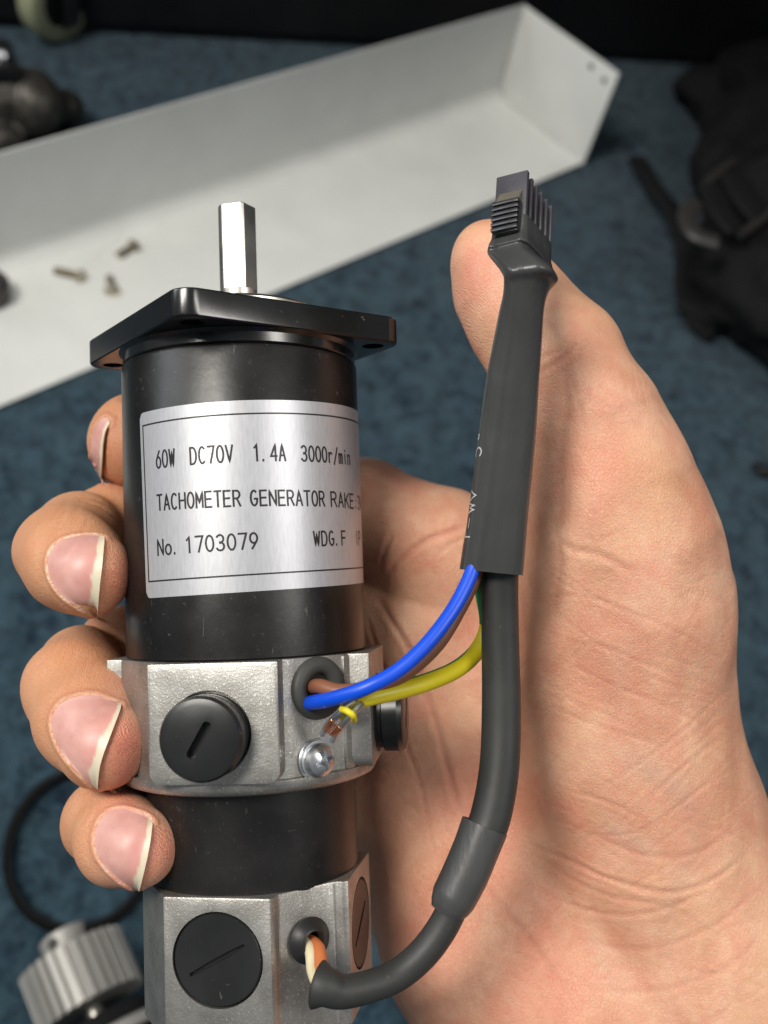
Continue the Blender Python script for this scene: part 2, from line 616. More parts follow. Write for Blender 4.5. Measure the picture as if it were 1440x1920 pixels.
# label frame: origin bottom-left corner, x along, y up, sheared up the barrel by Kl
LO = np.array([(uvTL[0] + uvBL[0]) / 2, uvBL[1]])
KX = (uvBL[0] - uvTL[0]) / LH


def lab(x, y, R):
    s = LO[0] + x + KX * (LH / 2 - y)
    t = LO[1] + y + Kl * x
    return wrap(s, t, R)


def inv_lab(px, py):
    s, t = ray_label(px, py)
    x = s - LO[0]
    for _ in range(6):
        y = t - LO[1] - Kl * x
        x = s - LO[0] - KX * (LH / 2 - y)
    return x, y


nx, ny = 120, 6
v, f = [], []
rc = .12
for i in range(nx + 1):
    for j in range(ny + 1):
        x = LS * i / nx
        inset = 0
        e = min(x, LS - x)
        if e < rc: inset = rc - math.sqrt(max(0, rc * rc - (rc - e) ** 2))
        y = inset + (LH - 2 * inset) * j / ny
        v.append(lab(x, y, R1 + .006))
for i in range(nx):
    for j in range(ny):
        a = i * (ny + 1) + j
        f.append((a, a + ny + 1, a + ny + 2, a + 1))
me = mesh_pd(v, f)
label_o = link('nameplate', sc(me), M_label, motor)


def ribbon(lines, wdt, mapper, parent, name, mat):
    """flat ink strokes: polylines in label cm, mapped onto the surface"""
    v, f = [], []
    for ln in lines:
        # densify
        pts = []
        for a, b_ in zip(ln[:-1], ln[1:]):
            n = max(1, int(math.dist(a, b_) / 0.05))
            for k in range(n): pts.append((a[0] + (b_[0] - a[0]) * k / n, a[1] + (b_[1] - a[1]) * k / n))
        pts.append(ln[-1])
        q = [pts[0]]
        for p_ in pts[1:]:
            if math.dist(p_, q[-1]) > 1e-5: q.append(p_)
        pts = q
        if len(pts) < 2: continue
        closed = math.dist(pts[0], pts[-1]) < 1e-3
        base = len(v)
        n = len(pts)
        for i in range(n):
            if closed:
                p0 = pts[i - 1] if i > 0 else pts[-2]
                p1 = pts[i + 1] if i < n - 1 else pts[1]
            else:
                p0 = pts[max(0, i - 1)]; p1 = pts[min(n - 1, i + 1)]
            a0 = np.array(pts[i]) - p0; a1 = np.array(p1) - pts[i]
            l0, l1 = np.linalg.norm(a0), np.linalg.norm(a1)
            if l0 < 1e-9: a0 = a1; l0 = l1
            if l1 < 1e-9: a1 = a0; l1 = l0
            a0 = a0 / l0; a1 = a1 / l1
            tt = a0 + a1
            if np.linalg.norm(tt) < 1e-4: tt = a0
            tt = tt / np.linalg.norm(tt)
            nn = np.array([-tt[1], tt[0]])
            mlen = min(1.8, 1 / max(0.4, abs(nn.dot([-a0[1], a0[0]]))))
            ext = 0
            for sgn in (-1, 1):
                p_ = np.array(pts[i]) + nn * sgn * wdt / 2 * mlen
                if not closed and i == 0: p_ = p_ - tt * wdt * .35
                if not closed and i == n - 1: p_ = p_ + tt * wdt * .35
                v.append(mapper(p_[0], p_[1]))
        for i in range(n - 1):
            f.append((base + 2 * i, base + 2 * i + 2, base + 2 * i + 3, base + 2 * i + 1))
    me = mesh_pd(v, f)
    return link(name, sc(me), mat, parent, smooth=False)


def arc(cx, cy, rx, ry, a0, a1, n=12):
    return [(cx + rx * math.cos(math.radians(a0 + (a1 - a0) * i / n)), cy + ry * math.sin(math.radians(a0 + (a1 - a0) * i / n))) for i in range(n + 1)]


G = {
    '0': [arc(.5, .5, .5, .5, 90, 450, 24)],
    'O': [arc(.5, .5, .5, .5, 90, 450, 24)],
    'o': [arc(.5, .32, .48, .32, 90, 450, 20)],
    '1': [[(.18, .8), (.55, 1), (.55, 0)]],
    '3': [arc(.45, .75, .45, .25, 150, -90, 12) + arc(.45, .26, .5, .26, 90, -155, 14)],
    '4': [[(.78, 0), (.78, 1), (0, .28), (1, .28)]],
    '5': [[(.92, 1), (.15, 1), (.08, .55)] + arc(.45, .32, .5, .32, 120, -150, 14)],
    '6': [[(.75, 1), (.25, .62)] + arc(.5, .32, .46, .32, 150, 510, 22)],
    '7': [[(0, 1), (1, 1), (.4, 0)]],
    '9': [[(.25, 0), (.75, .38)] + arc(.5, .68, .46, .32, -30, 330, 22)],
    'W': [[(0, 1), (.25, 0), (.5, .85), (.75, 0), (1, 1)]],
    'V': [[(0, 1), (.5, 0), (1, 1)]],
    'D': [[(0, 0), (0, 1), (.4, 1)] + arc(.4, .5, .55, .5, 90, -90, 14) + [(0, 0)]],
    'C': [arc(.52, .5, .5, .5, 50, 310, 18)],
    'G': [arc(.5, .5, .5, .5, 55, 330, 18) + [(.95, .45), (.55, .45)]],
    'A': [[(0, 0), (.5, 1), (1, 0)], [(.18, .33), (.82, .33)]],
    'T': [[(0, 1), (1, 1)], [(.5, 1), (.5, 0)]],
    'H': [[(0, 0), (0, 1)], [(1, 0), (1, 1)], [(0, .52), (1, .52)]],
    'M': [[(0, 0), (0, 1), (.5, .3), (1, 1), (1, 0)]],
    'E': [[(.95, 1), (0, 1), (0, 0), (.95, 0)], [(0, .52), (.85, .52)]],
    'F': [[(.95, 1), (0, 1), (0, 0)], [(0, .52), (.85, .52)]],
    'R': [[(0, 0), (0, 1), (.5, 1)] + arc(.5, .75, .45, .25, 90, -90, 10) + [(0, .5)], [(.5, .5), (1, 0)]],
    'P': [[(0, 0), (0, 1), (.5, 1)] + arc(.5, .74, .45, .26, 90, -90, 10) + [(0, .48)]],
    'N': [[(0, 0), (0, 1), (1, 0), (1, 1)]],
    'K': [[(0, 0), (0, 1)], [(1, 1), (0, .4)], [(.3, .58), (1, 0)]],
    'S': [arc(.5, .75, .45, .25, 30, 270, 12) + arc(.5, .25, .45, .25, 90, -150, 12)],
    'I': [[(.5, 0), (.5, 1)]],
    'r': [[(.15, 0), (.15, .66)], arc(.6, .35, .42, .3, 165, 50, 8)],
    'm': [[(0, 0), (0, .66)], arc(.25, .45, .25, .2, 180, 0, 8) + [(.5, 0)], arc(.75, .45, .25, .2, 180, 0, 8) + [(1, 0)]],
    'n': [[(.1, 0), (.1, .66)], arc(.5, .42, .4, .24, 180, 0, 10) + [(.9, 0)]],
    'i': [[(.5, 0), (.5, .66)], [(.5, .86), (.5, .93)]],
    '/': [[(0, -.1), (1, 1.05)]],
    '.': [[(.12, .0), (.12, .07)]],
    ':': [[(.4, .08), (.4, .14)], [(.4, .56), (.4, .62)]],
    '-': [[(.1, .45), (.9, .45)]],
    '\u00b0': [arc(.3, .82, .22, .16, 0, 360, 10)],
}


def text_lines(s, x0, y0, x1, y1, h, fill=.70):
    """monospaced strokes from (x0,y0) to (x1,y1) on the baseline"""
    n = len(s)
    cell = (x1 - x0) / (n - 1 + fill)
    out = []
    for i, ch in enumerate(s):
        if ch == ' ': continue
        ox = x0 + cell * i
        oy = y0 + (y1 - y0) * (i / max(1, n - 1))
        for st in G[ch]:
            out.append([(ox + q[0] * cell * fill, oy + q[1] * h) for q in st])
    return out


rows = [('60W', 294, 877, 328, 875, 33), ('DC70V', 358, 872, 437, 867, 31), ('1.4A', 476, 864, 535, 862, 31),
        ('3000r/min', 566, 864, 656, 869, 29),
        ('TACHOMETER', 296, 957, 451, 950, 29), ('GENERATOR', 471, 948, 608, 944, 28), ('RAKE:3V', 621, 946, 677, 950, 28),
        ('No.', 297, 1040, 338, 1039, 29), ('1703079', 349, 1038, 484, 1031, 29), ('WDG.F', 589, 1023, 648, 1021, 27),
        ('IP', 667, 1021, 677, 1021, 27)]
heights = {}
allrows = []
for i, (s, xa, ya, xb, yb, hp) in enumerate(rows):
    a = inv_lab(xa, ya); b_ = inv_lab(xb, yb)
    h = hp / 98.5
    # the three lines of print keep one baseline each on the label
    allrows.append([s, a, b_, h])
for grp in ((0, 1, 2, 3), (4, 5, 6), (7, 8, 9, 10)):
    xs = np.array([allrows[i][1][0] for i in grp if i not in (6, 10)]); ys = np.array([allrows[i][1][1] for i in grp if i not in (6, 10)])
    k, q = np.polyfit(xs, ys, 1)
    print('row', k, q, xs, ys)
    for i in grp:
        s, a, b_, h = allrows[i]
        if s == 'RAKE:3V': b_ = (a[0] + (1.55), 0)
        if s == 'IP': b_ = (a[0] + .36, 0)
        ls = text_lines(s, a[0], k * a[0] + q, b_[0], k * b_[0] + q, h * (1.0 if i != 0 else .98))
        ribbon(ls, .038, lambda x, y: lab(x, y, R1 + .010), label_o, 'lettering', M_ink)
# more print round the side, out of the camera's sight, is left off; the ruled frame
mgx, mgt, mgb = .10, .26, .32
fr = [[(mgx, mgb), (mgx, LH - mgt), (LS - mgx, LH - mgt), (LS - mgx, mgb), (mgx, mgb)]]
ribbon(fr, .030, lambda x, y: lab(x, y, R1 + .010), label_o, 'ruled_frame', M_ink)

# ---- upper cast collar
A1 = -14.0


def octa(w_, hw, step, mid, hm, A1=-14.0):
    pts = []
    for k in range(4):
        a = math.radians(A1 + 90 * k)
        w2 = w_ - .27 if k == 3 else w_          # the left flat stands further in
        six = [(a, w2, -hw), (a, w2, hw), (a, w2 - step, hw + .05), (a + math.pi / 4, mid, -hm), (a + math.pi / 4, mid, hm), (a + math.pi / 2, w_ - step, -hw - .05)]
        if k == 3: six = [six[0], six[1], six[5]]
        if k == 2: six = six[:5]
        for aa, ww, ss in six:
            n = (math.sin(aa), -math.cos(aa)); tg = (math.cos(aa), math.sin(aa))
            pts.append((n[0] * ww + tg[0] * ss, n[1] * ww + tg[1] * ss))
    return pts


body = []
for i in range(144):
    a = 2 * math.pi * i / 144
    r = 2.62
    for k in range(4):
        ca = math.cos(a - math.radians(A1 + 45 - 90 + 90 * k))
        if ca > 1e-3: r = min(r, 2.54 / ca)
    body.append((r * math.cos(a), r * math.sin(a)))
hb = prism(body, -3.74, -1.5, TZ, .03, 2, 60)
link('cast_collar', sc(hb), M_cast, motor, angle=14)
link('cast_ring', sc(lathe([(0, -4.0), (2.5, -4.0), (2.60, -3.96), (2.66, -3.86), (2.66, -3.735), (0, -3.735)], 128, TZ)), M_cast, motor)
for k in range(4):
    a = A1 + 90 * k
    wd = 2.62 if k == 3 else 2.75
    pad = prism(rrect(1.24, 1.115, .24, 6, 0, 0), -1.3, 0, FM(a, 0, -2.615, wd), .035, 2, 50)
    # square upper corners
    sqr = prism([(-1.24, 0), (1.24, 0), (1.24, 1.115), (-1.24, 1.115)], -1.3, -.001, FM(a, 0, -2.615, wd), .03, 2, 50)
    hole = prism(circle(.80, 48), -.35, .5, FM(a, -.08, -2.80, 2.75))
    pad = boolean(boolean(pad, [sqr], 'UNION'), [hole])
    link('brush_pad', sc(pad), M_cast, motor, angle=28)
    if k > 1: continue                     # brush caps only where they show: front and right
    cap = lathe([(0, -.5), (.76, -.5), (.76, -.02), (.70, .0), (.70, .07), (.765, .10), (.775, .40), (.73, .50), (.62, .535), (0, .54)], 64)
    slot = prism(rrect(.085, .37, .084, 8), .36, .8, Matrix.Rotation(math.radians(-31), 4, 'Z'))
    cap = boolean(cap, [slot])
    cap.transform(FM(a, -.10, -2.82, 2.80))
    link('brush_cap', sc(cap), M_cap, motor, angle=25)
# rib beside the grommet face
rb_ = prism(rrect(.15, 1.11, .06, 4), -.5, 0, FM(47.5, 0, -2.62, 2.66), .03, 2, 50)
link('cast_rib', sc(rb_), M_cast, motor, angle=28)

# grommet, screw and ring terminal on the slanting face
G1 = 31.0
gr = lathe([(.27, -.6), (.58, -.6), (.60, .06), (.57, .13), (.47, .165), (.36, .155), (.295, .11), (.27, .02)], 56, FM(G1, 0, -2.10, 2.54), closed=True)
link('grommet', sc(gr), M_rubber, motor, angle=60)
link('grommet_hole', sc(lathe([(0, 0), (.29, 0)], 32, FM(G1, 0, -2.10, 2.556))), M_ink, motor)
lug = boolean(prism(circle(.40, 40), 0, .055, Matrix.Identity(4), .012, 1), [prism(circle(.16, 24), -.2, .3)])
arm = prism([(-.17, .25), (.17, .25), (.11, .72), (-.11, .72)], 0.001, .054, Matrix.Rotation(math.radians(-38), 4, 'Z'))
lug = boolean(lug, [arm], 'UNION')
lug.transform(FM(G1, -.10, -3.44, 2.545))
term = link('ring_terminal', sc(lug), M_zinc, motor, angle=35)
wash = lathe([(.15, .055), (.365, .055), (.375, .075), (.365, .10), (.2, .12), (.15, .10)], 48, FM(G1, -.10, -3.44, 2.545), closed=True)
link('spring_washer', sc(wash), M_zinc, motor, angle=40)
hd = lathe([(0, .10), (.315, .10), (.325, .16), (.29, .24), (.20, .305), (.09, .33), (0, .335)], 48)
cr1 = prism([(-.045, -.2), (.045, -.2), (.045, .2), (-.045, .2)], .15, .6, Matrix.Rotation(.35, 4, 'Z'))
cr2 = prism([(-.045, -.2), (.045, -.2), (.045, .2), (-.045, .2)], .15, .6, Matrix.Rotation(.35 + math.pi / 2, 4, 'Z'))
cr3 = lathe([(0, .14), (.085, .2), (.10, .6), (0, .6)], 16)
hd = boolean(hd, [cr1, cr2, cr3])
hd.transform(FM(G1, -.10, -3.44, 2.545))
link('cross_head_screw', sc(hd), M_zinc, motor, angle=28)


def loc_tube(name, pts_c, rad, mat, parent=motor, n=16, sub=8, smoothp=True, **kw):
    """tube whose path is given in camera cm, built in motor-local cm"""
    pp = catmull(pts_c, sub) if smoothp else np.array(pts_c, float)
    if not np.isscalar(rad):
        rad = np.interp(np.linspace(0, 1, len(pp)), np.linspace(0, 1, len(rad)), rad)
    up = kw.pop('up', (0, 0, 1))
    v, f = tube(pp, rad, n, up, **kw)
    v = [Vector(cam2loc(q)) for q in v]
    me = mesh_pd(v, f)
    bm = bmesh.new(); bm.from_mesh(me); bmesh.ops.recalc_face_normals(bm, faces=bm.faces); bm.to_mesh(me); bm.free()
    return link(name, sc(me), mat, parent, angle=50)


# crimp tines, bare strands and the earth wire
c0 = H3(633, 1357, 18.75)
loc_tube('crimp_tine', [H3(603, 1378, 18.85), H3(614, 1360, 18.78), H3(638, 1337, 18.55), H3(667, 1311, 18.4)], .06, M_zinc, term, 10)
loc_tube('crimp_tine', [H3(622, 1390, 18.82), H3(633, 1370, 18.75), H3(653, 1347, 18.5), H3(679, 1319, 18.35)], .06, M_zinc, term, 10)
for k in range(9):
    loc_tube('strand', [H3(604 + k * 2.4 + (k * 7 % 3), 1369 + k * 1.6, 18.80 - .03 * (k % 3)), H3(620 + k * 2.6, 1350 + k * 2.2, 18.62 - .02 * (k % 2))], .0135, M_copper, term, 6, 3)
yw = [H3(640, 1346, 18.78), H3(652, 1336, 18.68), H3(668, 1321, 18.62), H3(692, 1310, 18.66), H3(740, 1297, 18.9), H3(800, 1280, 19.3), H3(855, 1256, 19.8),
      H3(893, 1222, 20.2), H3(914, 1175, 20.35), H3(908, 1120, 20.2), H3(899, 1080, 19.9), H3(900, 1040, 19.6)]
loc_tube('earth_wire', yw, [.06, .08, .11, .14, .165] + [.17] * 7, M_yellow)
yp = catmull(yw, 8)
loc_tube('green_stripe', [q + np.array([-.03, .105, -.02]) for q in yp[30:66]], .075, M_green, motor, 10, smoothp=False)
loc_tube('green_stripe', [q + np.array([-.006, .0, .02]) for q in yp[65:]], .165, M_green, motor, 12, smoothp=False)
loc_tube('crimp_collar', [H3(641, 1330, 18.50), H3(650, 1333, 18.32), H3(661, 1341, 18.30), H3(664, 1350, 18.48)], .062, M_yellow, term, 12)
bw = [H3(583, 1290, 19.6), H3(600, 1287, 19.0), H3(640, 1297, 18.7), H3(700, 1288, 18.75), H3(760, 1262, 18.95), H3(820, 1208, 19.15), H3(862, 1140, 19.35), H3(888, 1085, 19.5), H3(905, 1030, 19.6)]
loc_tube('brown_wire', bw, .145, M_brown)
bl = [H3(574, 1322, 19.6), H3(583, 1318, 19.1), H3(620, 1311, 18.6), H3(680, 1292, 18.3), H3(745, 1258, 18.4), H3(800, 1208, 18.6), H3(845, 1150, 18.85), H3(873, 1100, 19.05), H3(889, 1060, 19.2), H3(905, 1010, 19.3)]
loc_tube('blue_wire', bl, .140, M_blue)

# ---- lower barrel and lower cast block
A2, W2 = -18.0, 2.27
link('rear_barrel', sc(lathe([(0, -6.0), (R2, -6.0), (R2, -4.06), (R2 + .05, -4.02), (R2 + .1, -3.99), (0, -3.99)], 128, TZ)), M_barrel, motor)
blk = prism(octa(2.27, 1.05, .10, 2.20, .62, A2), -8.62, -5.9, TZ, .045, 2, 12)
cuts = []
for k in range(2):
    cuts.append(prism(circle(.885, 56), -.3, .5, FM(A2 + 90 * k, 0, -7.04, W2)))
cuts.append(prism(circle(.30, 40), -.6, .5, FM(27, 0, -6.86, 2.21)))
blk = boolean(blk, cuts)
link('rear_cast_block', sc(blk), M_cast, motor, angle=20)
for k in range(2):
    cap = lathe([(0, -.25), (.845, -.25), (.855, -.03), (.83, .0), (0, .0)], 64)
    slot = prism([(-.03, -.62), (.03, -.62), (.05, -.2), (.05, .3), (.02, .60), (-.03, .60), (-.05, .3), (-.05, -.2)], -.09, .3, Matrix.Rotation(math.radians(-62), 4, 'Z'))
    cap = boolean(cap, [slot])
    cap.transform(FM(A2 + 90 * k, 0, -7.04, W2 - .004))
    link('threaded_cap', sc(cap), M_cap, motor, angle=25)
g2 = lathe([(.19, -.4), (.35, -.4), (.36, .02), (.42, .04), (.435, .09), (.34, .16), (.27, .24), (.22, .26), (.19, .22)], 48, FM(27, 0, -6.86, 2.195), closed=True)
link('grommet', sc(g2), M_cap, motor, angle=60)
def cam_of(az, r, t):
    x, y, z = P(az, r, t)
    return base_c + dx_ * x + dy_ * y + dz_ * z


g_in, g_out = cam_of(27, 1.7, -6.90), cam_of(27, 2.42, -6.92)
off_ = np.array([.07, -.02, 0])
loc_tube('cream_wire', [g_in - off_, g_out - off_ + np.array([-.02, -.05, 0]), H3(587, 1822, 18.75), H3(600, 1846, 18.5), H3(630, 1856, 18.45)], .115, M_cream)
loc_tube('orange_wire', [g_in + off_, g_out + off_, H3(603, 1816, 18.7), H3(613, 1838, 18.5), H3(640, 1850, 18.5)], .125, M_orange)

# ---- the sheathed cable
low = [H3(597, 1846, 18.45), H3(613, 1851, 18.4), H3(640, 1859, 18.45), H3(690, 1850, 18.6), H3(745, 1828, 18.8), H3(793, 1788, 18.95), H3(830, 1738, 19.05), H3(858, 1680, 19.1), H3(885, 1615, 19.2)]
loc_tube('small_sleeve', low, [.43, .34, .30, .285, .285, .29, .29, .285, .28], M_cable, hollow=.06, n=28)
mid = [H3(870, 1640, 19.2), H3(900, 1578, 19.3), H3(920, 1530, 19.4), H3(936, 1440, 19.55), H3(940, 1330, 19.7), H3(938, 1200, 19.75), H3(937, 1100, 19.7), H3(940, 1020, 19.6)]
cab = loc_tube('cable', mid, [.36, .385, .39, .385, .38, .365, .36, .36], M_cable, n=32, sub=10)
s2 = [H3(909, 1548, 19.35), H3(893, 1590, 19.27), H3(872, 1640, 19.2), H3(851, 1682, 19.13), H3(841, 1700, 19.1), H3(834, 1712, 19.08)]
loc_tube('shrink_joint', s2, [.455, .44, .44, .425, .37, .30], M_sleeve, hollow=.04, n=32, sub=8)

# faint print on the small sleeve


def map_tube(path, rad):
    pp = catmull(path, 10)
    T, N, B = frames(pp, (0, 0, 1))
    L = np.concatenate([[0], np.cumsum(np.linalg.norm(np.diff(pp, axis=0), axis=1))])

    def fn(x, ang, off=.008):
        i = np.clip(np.searchsorted(L, x) - 1, 0, len(L) - 2)
        t = (x - L[i]) / (L[i + 1] - L[i])
        c_ = pp[i] * (1 - t) + pp[i + 1] * t
        n_ = N[i] * (1 - t) + N[i + 1] * t; b_ = B[i] * (1 - t) + B[i + 1] * t
        r = (rad(x) if callable(rad) else rad) + off
        return Vector(cam2loc(c_ + (n_ * math.cos(ang) + b_ * math.sin(ang)) * r))
    return fn, L[-1]


# ---- the large heat-shrink sleeve and its plug
b_v = np.array([.55, .04, .34]); c_v = np.array([.63, -.30, -.98]); a_v = np.cross(b_v, c_v)
a_v = a_v / np.linalg.norm(a_v)
if a_v[1] < 0: a_v = -a_v
c_v = np.cross(a_v, b_v); c_v = c_v / np.linalg.norm(c_v) * 1.22
if c_v[2] > 0: c_v = -c_v
p0 = H3(931, 333, 19.0)                       # top front left corner of the plug
bu, cu = b_v / np.linalg.norm(b_v), c_v / np.linalg.norm(c_v)


def PC(b_, c_, a_):
    """plug coordinates (cm from its top front left corner)"""
    return p0 + bu * b_ + cu * c_ + a_v * a_


BW, CW = .63, 1.22


def plug_box(name, b0, b1, c0_, c1, a0, a1, mat, parent, bev=.015):
    bm = bmesh.new()
    vs = [bm.verts.new(cam2loc(PC(x, y, z))) for x in (b0, b1) for y in (c0_, c1) for z in (a0, a1)]
    for q in ((0, 1, 3, 2), (4, 6, 7, 5), (0, 4, 5, 1), (2, 3, 7, 6), (0, 2, 6, 4), (1, 5, 7, 3)):
        bm.faces.new([vs[i] for i in q])
    return link(name, sc(bm_mesh(bm, bev, 2)), mat, parent, angle=35)


# rings: (centre, U, V, exponent)
rings = []


def box_ring(a_, gb, gc, ex):
    return (PC(BW / 2, CW / 2, a_), bu * (BW / 2 + gb), cu * (CW / 2 + gc), ex)


rings += [box_ring(-.92, .035, .035, 10), box_ring(-1.05, .04, .04, 10), box_ring(-1.28, .05, .06, 8), box_ring(-1.48, .10, .14, 6), box_ring(-1.60, .09, .13, 5)]
prof = [(520, 940, 1048, 18.25, .52, 3.0), (545, 941, 1031, 18.3, .45, 2.6), (580, 935, 1021, 18.4, .40, 2.2), (650, 923, 1015, 18.6, .36, 2.1),
        (720, 910, 1010, 18.8, .36, 2.1), (830, 895, 1003, 19.05, .39, 2.2), (960, 879, 990, 19.3, .42, 2.4), (1030, 868, 984, 19.4, .43, 2.6), (1073, 862, 980, 19.45, .44, 2.7)]
for y_, xl, xr, d_, vv, ex in prof:
    hw = (xr - xl) / 2 * d_ / F
    cx_ = (xl + xr) / 2
    tl = 0.0
    if y_ > 900: tl = 6 * (y_ - 900) / 173
    ctr = H3(cx_, y_, d_)
    U = np.array([hw, -hw * 0.10 * tl / 6 * 1.0, 0]); V = np.array([0, -.02, -vv])
    if y_ < 600:
        k = (600 - y_) / 80 * .5
        U = U * (1 - k) + bu * hw * k
        V = V * (1 - k) + cu * vv * 1.25 * k
        U *= 1 - .12 * k
    rings.append((ctr, U, V, ex))
# smooth resample of the ring stack
def interp_rings(rings, sub):
    cs = catmull([np.concatenate([r[0], r[1], r[2], [r[3]]]) for r in rings], sub)
    return cs


rs = interp_rings(rings, 6)
n = 56
v, f = [], []


def put_ring(q, k):
    for j in range(n):
        a = 2 * math.pi * j / n
        c_, s_ = math.cos(a), math.sin(a)
        e = 2 / q[9]
        x = math.copysign(abs(c_) ** e, c_); y = math.copysign(abs(s_) ** e, s_)
        U, V = q[3:6], q[6:9]
        ku = 1 - k / np.linalg.norm(U); kv = 1 - k / np.linalg.norm(V)
        # lengthwise folds where the sleeve has drawn in
        fold = 1 + .012 * math.sin(5 * a + 1.1) + .008 * math.sin(9 * a) - .05 * math.exp(-((a - 4.45) / .10) ** 2) + .02 * math.exp(-((a - 4.2) / .12) ** 2)
        v.append(q[:3] + (U * x * ku + V * y * kv) * fold)


for q in rs: put_ring(q, 0)
for q in rs[::-1]: put_ring(q, .035)
m_ = len(v) // n
for i in range(m_):
    for j in range(n):
        k = (j + 1) % n
        i2 = (i + 1) % m_
        f.append((i * n + j, i * n + k, i2 * n + k, i2 * n + j))
me = mesh_pd([Vector(cam2loc(q)) for q in v], f)
bm = bmesh.new(); bm.from_mesh(me); bmesh.ops.recalc_face_normals(bm, faces=bm.faces); bm.to_mesh(me); bm.free()
sleeve = link('heat_shrink_sleeve', sc(me), M_sleeve, motor, angle=50)

plug = plug_box('plug_core', .04, BW - .24, .06, CW - .02, -1.55, -.42, M_conn, motor)
plug_box('front_wall', 0, BW, 0, .10, -1.3, 0, M_plug_lit, plug)
plug_box('side_wall', 0, .07, .101, CW, -1.3, -.02, M_conn, plug)
for k in range(5):
    c_ = .24 + k * .235
    plug_box('fin', .08, BW - .01, c_, c_ + .085, -1.2, -.03 - .012 * k, M_plug_lit, plug, .012)
plug_box('shoulder', .1, BW - .03, .12, CW + .01, -1.2, -.62, M_conn, plug, .02)
# latch with its thumb grip
lt = plug_box('latch', .07, BW - .06, -.17, .02, -1.30, -.66, M_conn, plug, .03)
for k in range(6):
    plug_box('grip_rib', .06, BW - .05, -.24, -.15, -.75 - k * .105, -.68 - k * .105, M_conn, lt, .012)
# dusty wedge above the latch
bm = bmesh.new()
q = [PC(x, y, z) for x in (.08, BW - .08) for (y, z) in ((.01, -.36), (-.16, -.66), (.01, -.68))]
vs = [bm.verts.new(cam2loc(x)) for x in q]
for fc in ((0, 1, 2), (3, 5, 4), (0, 3, 4, 1), (1, 4, 5, 2), (2, 5, 3, 0)): bm.faces.new([vs[i] for i in fc])
M_dust = simple('grey_dust', (0.11, 0.10, 0.08), 0.9, 0, 0.3, 800, 0.6, 0.0003, 0.2)
link('dusty_ramp', sc(bm_mesh(bm, .02, 2)), M_dust, plug, angle=35)

# print on the sleeve's left flank, reading downwards
ql = rs[int(len(rs) * .62):]


def sleeve_map(x, y):
    """x down the sleeve (cm from y=760 px), y across"""
    L = x / 3.4
    pos = np.interp(760 + x * 100, [r[1] for r in [(0, 650)] + [(0, p[0]) for p in prof[4:]]], range(len(prof) - 3)) + len(rings) - len(prof) + 3
    i = pos * 6
    i0 = int(min(i, len(rs) - 2)); t = i - i0
    q = rs[i0] * (1 - t) + rs[i0 + 1] * t
    a = math.pi - .62 + y / .42
    e = 2 / q[9]
    c_, s_ = math.cos(a), math.sin(-a)
    xx = math.copysign(abs(c_) ** e, c_); yy = math.copysign(abs(s_) ** e, s_)
    p_ = q[:3] + (q[3:6] * xx + q[6:9] * yy) * (1.022 + .012 * math.sin(5 * (-a) + 1.1) + .008 * math.sin(9 * (-a)))
    return Vector(cam2loc(p_))


ls = text_lines('\u00b0C  VW-1', .55, 0, 2.55, 0, .22, .75)
ribbon(ls, .028, sleeve_map, sleeve, 'lettering', M_wink)
fn, Lt = map_tube(low[::-1], .285)
ls = text_lines('ROFS  5', 2.2, 0, 3.45, 0, .16, .7)

# ================================================================== THE HAND
# an implicit surface (cm, camera axes): round cones joined smoothly, then meshed
VX = 0.055
LOB = np.array([-9.2, -19.0, -28.6]); HIB = np.array([13.5, 7.4, -17.0])
gx, gy, gz = [np.arange(LOB[i], HIB[i], VX, dtype=np.float32) for i in range(3)]
SH = (len(gx), len(gy), len(gz))
print('grid', SH, np.prod(SH) / 1e6)


def smin(a, b, k):
    h = np.clip(0.5 + 0.5 * (b - a) / k, 0, 1)
    return b * (1 - h) + a * h - k * h * (1 - h)


class Field:
    def __init__(s): s.f = np.full(SH, 1.5, np.float32)

    def cone(s, a, ra, b_, rb, k, flat=None):
        a, b_ = np.array(a), np.array(b_)
        m_ = max(ra, rb) + k + .12
        lo = np.minimum(a, b_) - m_; hi = np.maximum(a, b_) + m_
        sl = []
        for i, g in enumerate((gx, gy, gz)):
            i0 = int(np.searchsorted(g, lo[i])); i1 = int(np.searchsorted(g, hi[i]))
            if i1 <= i0: return s
            sl.append(slice(i0, i1))
        X = (gx[sl[0]][:, None, None] - a[0]).astype(np.float32)
        Y = (gy[sl[1]][None, :, None] - a[1]).astype(np.float32)
        Z = (gz[sl[2]][None, None, :] - a[2]).astype(np.float32)
        ba = (b_ - a).astype(np.float32); L2 = float(ba.dot(ba)) + 1e-9
        h = np.clip((X * ba[0] + Y * ba[1] + Z * ba[2]) / L2, 0, 1)
        dx, dy, dz = X - ba[0] * h, Y - ba[1] * h, Z - ba[2] * h
        if flat is not None:               # squash along a direction: (unit vector, factor > 1)
            n_, q_ = flat
            pr = dx * n_[0] + dy * n_[1] + dz * n_[2]
            d = np.sqrt(dx * dx + dy * dy + dz * dz + pr * pr * (q_ * q_ - 1))
        else:
            d = np.sqrt(dx * dx + dy * dy + dz * dz)
        d -= (ra + (rb - ra) * h).astype(np.float32)
        s.f[tuple(sl)] = smin(s.f[tuple(sl)], d, k)
        return s

    def chain(s, pts, k, flat=None):
        """pts: (px, py, depth, radius in photo px)"""
        for p, q in zip(pts[:-1], pts[1:]):
            s.cone(H3(*p[:3]), p[3] * p[2] / F, H3(*q[:3]), q[3] * q[2] / F, k, flat)
        return s


Z1 = np.array([0, 0, 1.0])
